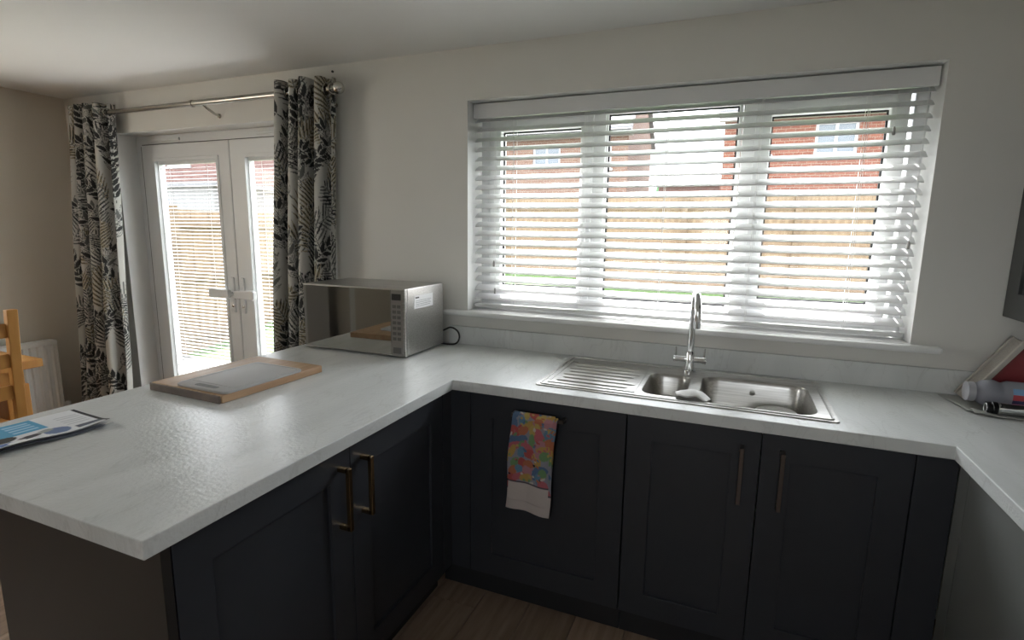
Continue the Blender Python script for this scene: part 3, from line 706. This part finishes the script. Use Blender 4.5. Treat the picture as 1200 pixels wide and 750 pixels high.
def smooth_path(P, n=6):
    P = [Vector(p) for p in P]; out = []
    for i in range(len(P)-1):
        a, b, c, d_ = P[max(0, i-1)], P[i], P[i+1], P[min(len(P)-1, i+2)]
        for k in range(n):
            t = k/n; out.append(.5*((2*b)+(c-a)*t+(2*a-5*b+4*c-d_)*t*t+(3*b-a-3*c+d_)*t**3))
    return out+[P[-1]]
tube(bm, smooth_path([(-.36, -.082, .985)]+pts), .0045, 8); obj('power_cable', bm, 'black', mw, smooth=True)

# ---------------------------------------------------------------- chopping boards
ang = math.radians(-2); pv = (-.71, -.957, 0)
wb = thing('chopping_board', 'thick wooden chopping board lying under the grey plastic board', 'chopping board', (-.72, -.95, WT))
obj('plank', B(-.890, -.532, -1.177, -.730, WT+.0003, WT+.028), 'board_wood', wb, bevel=.004, rot=(ang, pv))
obj('end_grain', B(-.888, -.534, -1.185, -1.1775, WT+.0008, WT+.0272), 'board_end', wb, bevel=.003, rot=(ang, pv))
gb = thing('cutting_board', 'thin grey plastic cutting board lying on the wooden board', 'chopping board', (-.65, -1.0, WT+.028))
g0, g1, h0, h1 = -.776, -.528, -1.168, -.830
bm = bmesh.new(); loft(bm, [rrect(g0+f, g1-f, h0+f, h1-f, .022, z) for f, z in ((.002, WT+.0283), (0, WT+.030), (0, WT+.036), (.002, WT+.0375))]); obj('board', bm, 'board_grey', gb, smooth='auto', rot=(ang, pv))
bm = bmesh.new(); loft(bm, [rrect(g0+.075, g1-.065, h0+.016, h0+.036, .0099, z) for z in (WT+.037, WT+.0382)]); obj('grip_slot', bm, 'board_slot', gb, rot=(ang, pv), label='dark grip slot')
bm = bmesh.new(); tube(bm, rrect(g0+.012, g1-.012, h0+.05, h1-.012, .015, WT+.0375), .0014, 5, closed=True); obj('juice_rim', bm, 'board_grey', gb, rot=(ang, pv))

# ---------------------------------------------------------------- leaflets on the peninsula
def leaflet(name, label, x0, x1, y0, y1, z, ang_, P, curl):
    nu, nv = 70, 110; u = np.linspace(0, 1, nu)[None, :]; v = np.linspace(0, 1, nv)[:, None]
    x = x0 + (x1-x0)*u + 0*v; y = y0 + (y1-y0)*v + 0*u
    zz = z + curl*np.clip(u-.72, 0, 1)**2*np.sin(PI*v*1.3+.4)**2*8 + .0012*np.sin(6*v+2*u)**2
    cx, cy = (x0+x1)/2, (y0+y1)/2; c, s = math.cos(ang_), math.sin(ang_)
    X = cx + (x-cx)*c - (y-cy)*s; Y = cy + (x-cx)*s + (y-cy)*c; X, Y, zz = np.broadcast_arrays(X, Y, zz)
    col = P.sample(np.broadcast_to(u*P.w, X.shape), np.broadcast_to(v*P.h, X.shape))
    o = grid_mesh(name, np.stack([X, Y, zz], -1), col, None, 'print', .001, at=(cx, cy, z)); tag(o, label, 'leaflet'); return o
P1 = Print(.20, .30, .0015, (.75, .76, .78))
P1.rect(.0, .02, .115, .19, (.10, .36, .58))
for k in range(4): P1.rect(.02+.022*k, .12, .030+.022*k, .175, (.35, .60, .78))
for k, (a, b, cc_, r1, r2) in enumerate(((.15, .05, (.12, .12, .22), .03, .018), (.13, .085, (.05, .045, .04), .022, .03), (.155, .13, (.05, .045, .05), .014, .03), (.175, .06, (.10, .16, .35), .016, .05), (.16, .19, (.16, .22, .38), .028, .03), (.14, .17, (.35, .38, .36), .012, .02), (.17, .10, (.75, .75, .75), .014, .02))):
    P1.ell(a, b, .3, r1, r2, cc_)
for k in range(5): P1.rect(.05+.02*k, .225, .056+.02*k, .28, (.52, .53, .56))
P1.rect(.0, .288, .2, .2995, (.02, .02, .022)); P1.rect(.16, .23, .185, .288, (.10, .11, .14))
P2 = Print(.20, .30, .0015, (.70, .70, .70)); P2.rect(.17, .02, .2, .28, (.08, .09, .12)); P2.rect(.02, .02, .12, .1, (.45, .47, .5))
leaflet('leaflet', 'grey and white folded leaflet lying under the blue leaflet', -.885, -.672, -1.735, -1.430, WT+.002, math.radians(-8), P2, .016)
leaflet('leaflet', 'blue and white printed leaflet lying on the peninsula worktop', -.893, -.690, -1.735, -1.430, WT+.0085, math.radians(-5), P1, .012)

# ---------------------------------------------------------------- tea towel on the dishwasher handle
def towel():
    root = thing('tea_towel', 'multicoloured printed tea towel folded over the dishwasher handle', 'tea towel', (.33, -.63, .44))
    P = Print(.17, .40, .0015, (.62, .54, .50)); R = random.Random(21)
    cols = [(.55, .05, .04), (.62, .36, .04), (.60, .10, .14), (.10, .28, .45), (.16, .36, .12), (.62, .44, .08), (.55, .22, .26), (.06, .16, .34), (.58, .14, .03)]
    cols = [tuple(.75*v+.06 for v in c) for c in cols]
    P.rect(0, 0, .17, .315, (.30, .30, .36))
    for row in range(9):
        for c in range(5):
            x = .017+.034*c+R.uniform(-.012, .012); y = .015+.035*row+R.uniform(-.012, .012)
            P.ell(x, y, R.uniform(0, 3), R.uniform(.02, .034), R.uniform(.013, .022), R.choice(cols))
    for k in range(70): P.ell(R.uniform(0, .17), R.uniform(0, .31), R.uniform(0, 3), R.uniform(.004, .012), R.uniform(.002, .006), R.choice(cols+[(.02, .02, .03), (.6, .55, .5)]))
    P.rect(0, .318, .17, .4, (.62, .55, .52)); P.rect(.0, .312, .17, .318, (.10, .08, .10))
    hy, hz = FY-.035, .812
    def sheet(nm, x0, x1, drop, off, seed, skew, Pp):
        nu, nv = 60, 120; u = np.linspace(0, 1, nu)[None, :]; v = np.linspace(0, 1, nv)[:, None]
        L = drop; s = v*(L+.03); over = .03
        th = np.clip(s/over, 0, 1)*PI*.5
        r = .0095+off
        y = np.where(s < over, hy - r*np.sin(th), hy - r - .002 + .010*(s-over)/L); z = np.where(s < over, hz + r*np.cos(th), hz - (s-over))
        x = x0 + (x1-x0)*u + skew*(s/L) + .004*np.sin(8*v+seed)
        y = y - (.004*np.sin(2*PI*u*1.3+seed)+.002*np.sin(9*u+seed))*np.clip(s/L, 0, 1); z = z - .012*u*np.clip(s/L, 0, 1)*1.0
        x, y, z = np.broadcast_arrays(x, y, z)
        grid_mesh('cloth_fold', np.stack([x, y, z], -1), Pp.sample(np.broadcast_to(u*.17, x.shape), np.broadcast_to(v*.4, x.shape)), root, 'print', .002, at=(.33, -.63, .44))
    sheet('front', .262, .418, .325, .0065, 1.0, -.020, P)
    sheet('middle', .258, .428, .365, .0010, 1.0, -.022, P)
    # back leaf hanging behind the bar
    nu, nv = 40, 60; u = np.linspace(0, 1, nu)[None, :]; v = np.linspace(0, 1, nv)[:, None]
    x = .260+.16*u-.015*v; y = hy + .0105 + .006*v + .002*np.sin(6*u) + 0*v; z = hz + .008 - .30*v + 0*u; x, y, z = np.broadcast_arrays(x, y, z)
    grid_mesh('cloth_fold', np.stack([x, y, z], -1), P.sample(np.broadcast_to(u*.17, x.shape), np.broadcast_to(v*.3, x.shape)), root, 'print', .002, at=(.33, -.63, .44))
towel()

# ---------------------------------------------------------------- things in the right-hand corner
def corner_paper():
    nu, nv = 40, 60; u = np.linspace(0, 1, nu)[None, :]; v = np.linspace(0, 1, nv)[:, None]
    a, b, c, d_ = (np.array(q) for q in ((1.688, -.048), (2.10, -.048), (2.12, -.30), (1.722, -.270)))
    p = (a*(1-u)[..., None]+b*u[..., None])*(1-v)[..., None] + (d_*(1-u)[..., None]+c*u[..., None])*v[..., None]
    z = WT + .003 + .014*np.exp(-((v-.93)/.07)**2)*np.exp(-(u/.14)**2) + .002*np.sin(4*u+3*v)**2
    z = np.broadcast_to(z, p.shape[:2]); return grid_mesh('paper_bag', np.concatenate([p, z[..., None]], -1), np.ones((nv, nu, 3)), None, 'paper_grey', .003, at=(1.9, -.16, WT))
tag(corner_paper(), 'flat grey folded paper lying under the clear bottle', 'paper')
# bottle lying on its side, pointing towards -x
by, bz, br = -.165, WT+.0085+.0455, .0455
bt = thing('water_bottle', 'clear plastic bottle with blue and red label lying on its side', 'bottle', (1.9, by, WT+.012))
bm = bmesh.new(); lathe(bm, (1.745, by, bz), (1,0,0), [(0,.022),(.004,.024),(.012,.034),(.026,.042),(.052,.0455),(.066,.040),(.074,.039),(.088,.045),(.20,.0455),(.265,.0455),(.275,.036)], 28); obj('body', bm, 'bottle_plastic', bt, smooth='auto')
bm = bmesh.new(); lathe(bm, (1.725, by, bz), (1,0,0), [(0,.030),(.001,.032),(.021,.033),(.022,.026)], 24); obj('cap', bm, 'bottle_cap', bt, smooth='auto')
def band(z0, z1, m_):
    bm = bmesh.new(); n = 8
    ring = []
    t0, t1 = math.asin(z0/.0462), math.asin(z1/.0462)
    loft(bm, [[(x, by - r*math.cos(t0+(t1-t0)*i/n), bz + r*math.sin(t0+(t1-t0)*i/n)) for i, r in [(i, .0462) for i in range(n+1)] + [(i, .0456) for i in range(n, -1, -1)]] for x in (1.836, 2.0)]); obj('label_band', bm, m_, bt)
band(.012, .030, 'label_blue'); band(-.006, .0115, 'label_red'); band(-.022, -.0065, 'label_dark')
tr = thing('small_flask', 'small chrome flask with black screw cap beside the clear bottle', 'flask', (1.84, -.245, WT+.02))
fy_, fz_ = -.250, WT+.007+.0195
bm = bmesh.new(); lathe(bm, (1.783, fy_, fz_), (1,.04,0), [(0,.0175),(.004,.0185),(.085,.0185),(.10,.012),(.125,.010),(.126,.004)], 20); obj('barrel', bm, 'chrome', tr, smooth='auto')
bm = bmesh.new(); lathe(bm, (1.755, fy_, fz_), (1,.04,0), [(0,.012),(.001,.0185),(.010,.0185),(.012,.016),(.015,.0195),(.028,.0195),(.029,.012)], 20); cp_ = obj('cap', bm, 'black', tr, smooth='auto')
bm = bmesh.new(); tube(bm, [(1.7545, fy_+.0135*math.cos(2*PI*k/18), fz_+.0135*math.sin(2*PI*k/18)) for k in range(18)], .002, 6, closed=True); obj('rim_ring', bm, 'chrome', cp_, smooth=True)
# leaning tray and red box file
def lean(bm, t0, t1, y0, y1, l0, l1, base=(1.738, WT), a=math.radians(32.5)):
    """slab leaning right: t across the slab (to lower right), l along the slope"""
    def P(t, l): return (base[0] + math.sin(a)*l + math.cos(a)*t, base[1] + math.cos(a)*l - math.sin(a)*t)
    q = [P(t0, l0), P(t1, l0), P(t1, l1), P(t0, l1)]; vs2 = []
    for y in (y0, y1): vs2.append([(p[0], y, p[1]) for p in q])
    loft(bm, vs2)
def leanbox(*a, **k):
    bm = bmesh.new(); lean(bm, *a, **k); return bm
ty_ = thing('serving_tray', 'cream narrow tray with raised rims leaning in the worktop corner', 'tray', (1.80, -.06, WT))
obj('tray_base', leanbox(0, .010, -.112, -.028, .012, .268), 'cream', ty_, bevel=.002)
obj('tray_rim', leanbox(-.006, .010, -.036, -.024, .012, .272), 'cream_rim', ty_, bevel=.002)
obj('tray_rim', leanbox(-.006, .010, -.118, -.106, .012, .272), 'cream_rim', ty_, bevel=.002)
rb = thing('box_file', 'dark red box leaning behind the clear bottle', 'box', (1.88, -.06, WT))
obj('box_body', leanbox(.0125, .130, -.112, -.024, .086, .262), 'red', rb, bevel=.003)
obj('box_lid', leanbox(.0125, .130, -.114, -.024, .263, .272), 'black', rb, bevel=.002)

# ---------------------------------------------------------------- radiator, pine table, pine chair
ra = thing('radiator', 'white fluted panel radiator on the wall by the curtain', 'radiator', (XL+.06, -.75, .15))
ry0, ry1, rz0, rz1 = -1.25, -.275, .17, .715
def flutes():
    bm = bmesh.new(); n = 24; P = []
    for i in range(n*6+1):
        y = ry0 + (ry1-ry0)*i/(n*6); ph = (i % 6)/6; P.append((y, XL+.095 + .010*(1 if .2 < ph < .65 else 0)))
    prof = [[(x, y, z) for (y, x) in P] + [(XL+.08, ry1, z), (XL+.08, ry0, z)] for z in (rz0, rz1-.03)]
    loft(bm, prof); return bm
obj('front_panel', flutes(), 'white_paint', ra)
obj('back_panel', B(XL+.03, XL+.045, ry0, ry1, rz0, rz1-.02), 'white_paint', ra)
obj('top_grille', B(XL+.028, XL+.108, ry0-.004, ry1+.004, rz1-.03, rz1), 'white_paint', ra, bevel=.004)
obj('side_cover', B(XL+.03, XL+.104, ry1, ry1+.004, rz0+.01, rz1-.03), 'white_paint', ra)
bm = bmesh.new(); tube(bm, [(XL+.06, ry1, rz0+.04), (XL+.06, ry1+.03, rz0+.04), (XL+.06, ry1+.045, rz0+.03), (XL+.06, ry1+.045, 0)], .009, 10); pp = obj('pipe', bm, 'satin', ra, smooth='auto')
bm = bmesh.new(); lathe(bm, (XL+.06, ry1+.045, rz0+.035), (0,0,1), [(0,.016),(.03,.018),(.06,.016),(.065,.01)], 14); obj('valve_head', bm, 'white_paint', pp, smooth='auto')
for y in (-1.1, -.42): obj('wall_bracket', B(XL+.001, XL+.03, y-.02, y+.02, .3, .62), 'white_paint', ra)
tbl = thing('dining_table', 'pine dining table in front of the radiator', 'table', (-2.82, -1.3, 0))
obj('table_top', B(-3.12, -2.47, -2.05, -.715, .715, .760), 'pine', tbl, bevel=.004)
obj('apron', B(-3.06, -2.53, -1.98, -.78, .62, .714), 'pine', tbl)
for x in (-3.05, -2.60):
    for y in (-1.98, -.84): obj('leg', B(x-.045, x+.055, y-.02, y+.085, 0, .62), 'pine', tbl, bevel=.004)
ch = thing('dining_chair', 'orange pine dining chair pulled up to the table', 'chair', (-2.45, -1.08, 0))
cx0, cx1, cy0, cy1 = -2.66, -2.285, -1.33, -.895
for y in (cy0, cy1-.045):
    bm = bmesh.new(); loft(bm, [[(x+dx, y+dy, z) for dx, dy in ((0,0),(.036,0),(.036,.045),(0,.045))] for x, z in ((-2.30, 0), (-2.325, .45), (-2.315, .75), (-2.285, 1.068))]); obj('back_leg', bm, 'pine', ch, bevel=.004)
    obj('leg', B(cx0, cx0+.04, y, y+.045, 0, .435), 'pine', ch, bevel=.003)
    obj('stretcher', B(cx0+.04, -2.30, y+.012, y+.034, .20, .235), 'pine', ch, bevel=.002)
obj('seat', B(cx0-.01, -2.327, cy0-.008, cy1+.008, .435, .462), 'pine', ch, bevel=.006)
for z in (.62, .78, .93): obj('back_slat', B(-2.312+.00+(z-.6)*.06, -2.294+(z-.6)*.06, cy0+.045, cy1-.045, z, z+.07), 'pine', ch, bevel=.003)
bm = bmesh.new(); tube(bm, [(-1.03, 0, 2.303), (-1.03, -.006, 2.303)], .006, 8)
nl = obj('screw_hook', bm, 'black'); nl.location.z = 2.272; tag(nl, 'tiny black screw head in the wall above the pole finial', 'screw')

# ---------------------------------------------------------------- outside
mat('ground', (.09, .10, .07), .95, noise=(.8, (.14, .135, .11)))
gr = obj('ground', B(-45, 45, -40, 60, -.36, -.16), 'ground'); gr['kind'] = 'structure'; gr['label'] = 'pale paved ground around the house'
pt = obj('patio', B(-9, 9, .30, 2.2, -.158, -.15), 'patio'); pt['kind'] = 'structure'; pt['label'] = 'pale patio outside the glazed doors'
def lawn_z(x, y): return -.14 + max(0, min(1, (y-2.6)/5.4))*(.57 + max(0, -x-.6)*.11)
bm = bmesh.new(); xs = [-5.45+i*.95 for i in range(16)]; ys = [2.2+i*.6 for i in range(11)]
g = [[bm.verts.new((x, y, lawn_z(x, y) if j else -.155)) for x in xs] for j, y in enumerate(ys)]
for j in range(len(ys)-1):
    for i in range(len(xs)-1): bm.faces.new((g[j][i], g[j][i+1], g[j+1][i+1], g[j+1][i]))
lw = obj('lawn', bm, 'lawn', smooth=True); lw['kind'] = 'structure'; lw['label'] = 'green lawn rising to the back fence'
def fence(label, p0, p1, zf, top):
    p0, p1 = Vector(p0), Vector(p1); d_ = (p1-p0); L = d_.length; d_.normalize(); nrm = Vector((d_.y, -d_.x))
    root = thing('garden_fence', label, 'fence', ((p0.x+p1.x)/2, (p0.y+p1.y)/2, 0))
    w = .125; n = int(L/w); ref = None; along_x = abs(d_.x) > .5
    hgt = 1.9
    for i in range(n):
        c = p0 + d_*(i+.5)*w; off = .010 if i % 2 else 0; c = c + nrm*off
        if ref is None:
            bm = B(-w/2-.008, w/2+.008, -.007, .007, 0, hgt) if along_x else B(-.007, .007, -w/2-.008, w/2+.008, 0, hgt)
            bmesh.ops.translate(bm, vec=(c.x, c.y, top(c.x)-hgt), verts=bm.verts); ref = obj('board', bm, 'fence', root, at=(c.x, c.y, top(c.x)-hgt))
        else: copyto(ref, (c.x, c.y, top(c.x)-hgt), root)
    k = 0
    while k*1.83 <= L:
        c = p0 + d_*k*1.83 + nrm*.05; t = top(c.x); obj('post', B(c.x-.05, c.x+.05, c.y-.05, c.y+.05, t-1.95, t+.06), 'fence_post', root); k += 1
    for f in (.25, 1.0, 1.68):
        a, b = p0 + nrm*.035, p1 + nrm*.035; t = (top(a.x)+top(b.x))/2 - 1.9 + f
        bm = B(min(a.x,b.x), max(a.x,b.x)+.001, min(a.y,b.y)-.0, max(a.y,b.y)+.04, t, t+.09) if along_x else B(min(a.x,b.x), max(a.x,b.x)+.04, min(a.y,b.y), max(a.y,b.y), t, t+.09)
        obj('rail', bm, 'fence_post', root)
fence('tan boarded back fence running behind the lawn beyond the kitchen window', (-5.4, 8.0), (9, 8.0), None, lambda x: 2.10)
fence('tan boarded side fence beyond the glazed doors', (-5.5, .4), (-5.5, 7.6), None, lambda x: 1.675)
def house(name, label, x0, x1, y0, y1, eave, ridge, bmat, wins, zbase=-.16, overhang=.25):
    r = thing(name, label, 'house', ((x0+x1)/2, (y0+y1)/2, zbase))
    us = sorted({x0, x1, *[w[0] for w in wins], *[w[1] for w in wins]}); vv = sorted({zbase, eave, *[w[2] for w in wins], *[w[3] for w in wins]})
    bm = bmesh.new(); cells(bm, us, vv, lambda u, v: not any(w[0] < u < w[1] and w[2] < v < w[3] for w in wins), y0, y0+.3, XZ); obj('front_wall', bm, bmat, r)
    ym = (y0+y1)/2
    for xa, xb in ((x0, x0+.3), (x1-.3, x1)):
        bm = bmesh.new(); loft(bm, [[(x, y0+.3, zbase), (x, y1, zbase), (x, y1, eave), (x, ym, ridge-.12), (x, y0+.3, eave+(ridge-.12-eave)*.3/(ym-y0))] for x in (xa, xb)]); obj('side_wall', bm, bmat, r)
    obj('rear_wall', B(x0+.3, x1-.3, y1-.3, y1, zbase, eave), bmat, r)
    sl = (ridge-eave)/(ym-y0)
    for s in (0, 1):
        ya = y0-overhang if s == 0 else y1+overhang; za = eave - sl*overhang
        bm = bmesh.new(); loft(bm, [[(x, ya, za+.02), (x, ya, za+.12), (x, ym, ridge+.1), (x, ym, ridge)] for x in (x0-.15, x1+.15)]); obj('roof_slope', bm, 'roof', r)
    za = eave - sl*overhang
    obj('fascia', B(x0-.15, x1+.15, y0-overhang+.0, y0-overhang+.02, za-.16, za+.02), 'fascia', r)
    bm = bmesh.new(); tube(bm, [(x0-.15, y0-overhang-.06, za-.02), (x1+.15, y0-overhang-.06, za-.02)], .06, 8); obj('gutter', bm, 'black', r)
    obj('soffit', B(x0-.15, x1+.15, y0-overhang+.02, y0, za-.16, za-.13), 'fascia', r)
    for (a, b, c, d2, nl) in wins:
        w = obj('window', ring_frame(a, b, c, d2, .07, y0+.06, y0+.13, XZ), 'fascia', r)
        for i in range(1, nl): x = a+(b-a)*i/nl; obj('glazing_bar', B(x-.035, x+.035, y0+.06, y0+.13, c+.07, d2-.07), 'fascia', w)
        for i in range(nl):
            xa, xb = a+(b-a)*i/nl+.036, a+(b-a)*(i+1)/nl-.036; obj('pane', B(xa, xb, y0+.09, y0+.10, c+.07, d2-.07), 'far_pane', w)
            obj('net_curtain', B(xa+.02, xb-.02, y0+.16, y0+.17, c+.07, d2-.07), 'curtain_net', w)
        obj('window_sill', B(a-.06, b+.06, y0-.05, y0+.06, c-.07, c), 'fascia', w)
    return r
house('brick_house', 'orange brick house with white upstairs window behind the back fence', .48, 9.5, 14.0, 21.0, 4.80, 7.6, 'brick_orange',
      [(1.46, 1.66, 3.55, 4.28, 1), (2.69, 3.66, 3.50, 4.33, 2), (5.6, 6.6, 3.5, 4.33, 2), (2.6, 3.7, .9, 2.0, 2)])
house('brick_house', 'buff brick house with grey tiled roof behind the back fence', -12.0, -2.50, 16.0, 21.0, 4.95, 7.2, 'brick_buff',
      [(-5.84, -4.83, 3.70, 4.36, 2), (-3.45, -3.05, 3.55, 4.40, 1), (-9.6, -8.5, 3.6, 4.36, 2), (-5.9, -4.7, .8, 2.0, 2)])
house('brick_house', 'pink brick low house standing farther off between two taller houses', -2.9, 1.8, 27.0, 33.0, 4.0, 4.5, 'brick_pink', [(-1.6, -.7, 1.2, 2.3, 2)])
house('brick_house', 'red brick house seen through the glazed doors', -27.5, -15.0, 14.0, 21.0, 4.9, 7.2, 'brick_pink',
      [(-21.9, -20.4, 3.95, 4.55, 2), (-18.6, -17.4, 3.6, 4.5, 2)])
ga = thing('garage', 'white rendered garage seen through the glazed doors', 'garage', (-17, 9.6, -.16))
bm = bmesh.new(); cells(bm, [-19.8, -15.9, -14.2, -12.4], [-.16, 1.75, 2.3, 2.55], lambda u, v: not (-15.9 < u < -14.2 and 1.75 < v < 2.3), 8.5, 8.7, XZ); obj('front_wall', bm, 'garage', ga)
for x in (-19.8, -12.6): obj('side_wall', B(x, x+.2, 8.7, 11.2, -.16, 2.55), 'garage', ga)
obj('roof', B(-20, -12.2, 8.3, 11.4, 2.55, 2.68), 'roof', ga)
w = obj('window', ring_frame(-15.9, -14.2, 1.75, 2.3, .06, 8.55, 8.65, XZ), 'fascia', ga); obj('pane', B(-15.85, -14.25, 8.6, 8.61, 1.81, 2.24), 'far_pane', w)
def bush(name, label, cat, x, y, z0, rx, rz, n, seed, trunk=0):
    R = random.Random(seed); r = thing(name, label, cat, (x, y, z0)); bm = bmesh.new()
    for i in range(n):
        a, f, h = R.uniform(0, 2*PI), R.uniform(0, .75), R.uniform(.1, 1)
        s = rx*R.uniform(.28, .45); c = (x+math.cos(a)*rx*f*(1-.6*h), y+math.sin(a)*rx*f*(1-.6*h), z0+trunk+rz*h*.85)
        res = bmesh.ops.create_icosphere(bm, subdivisions=2, radius=s, matrix=Matrix.Translation(c))
        for v in res['verts']: v.co += Vector((R.uniform(-1,1), R.uniform(-1,1), R.uniform(-1,1)))*s*.22
    obj('foliage', bm, 'foliage', r)
    bm = bmesh.new(); tube(bm, [(x, y, z0), (x, y, z0+trunk+rz*.4)], [.12, .06], 8); obj('trunk', bm, 'trunk', r)
bush('conifer_bush', 'dark green bush beside the orange brick house', 'bush', .26, 12.2, -.16, .42, 3.0, 34, 2)
bush('broadleaf_tree', 'distant bare-looking tree above the low pink house', 'tree', -3.2, 45, -.16, 3.2, 5.5, 30, 5, 1.0)
bush('broadleaf_tree', 'distant rounded tree just right of the pink house', 'tree', 2.6, 48, -.16, 3.0, 5.2, 30, 6, 1.0)
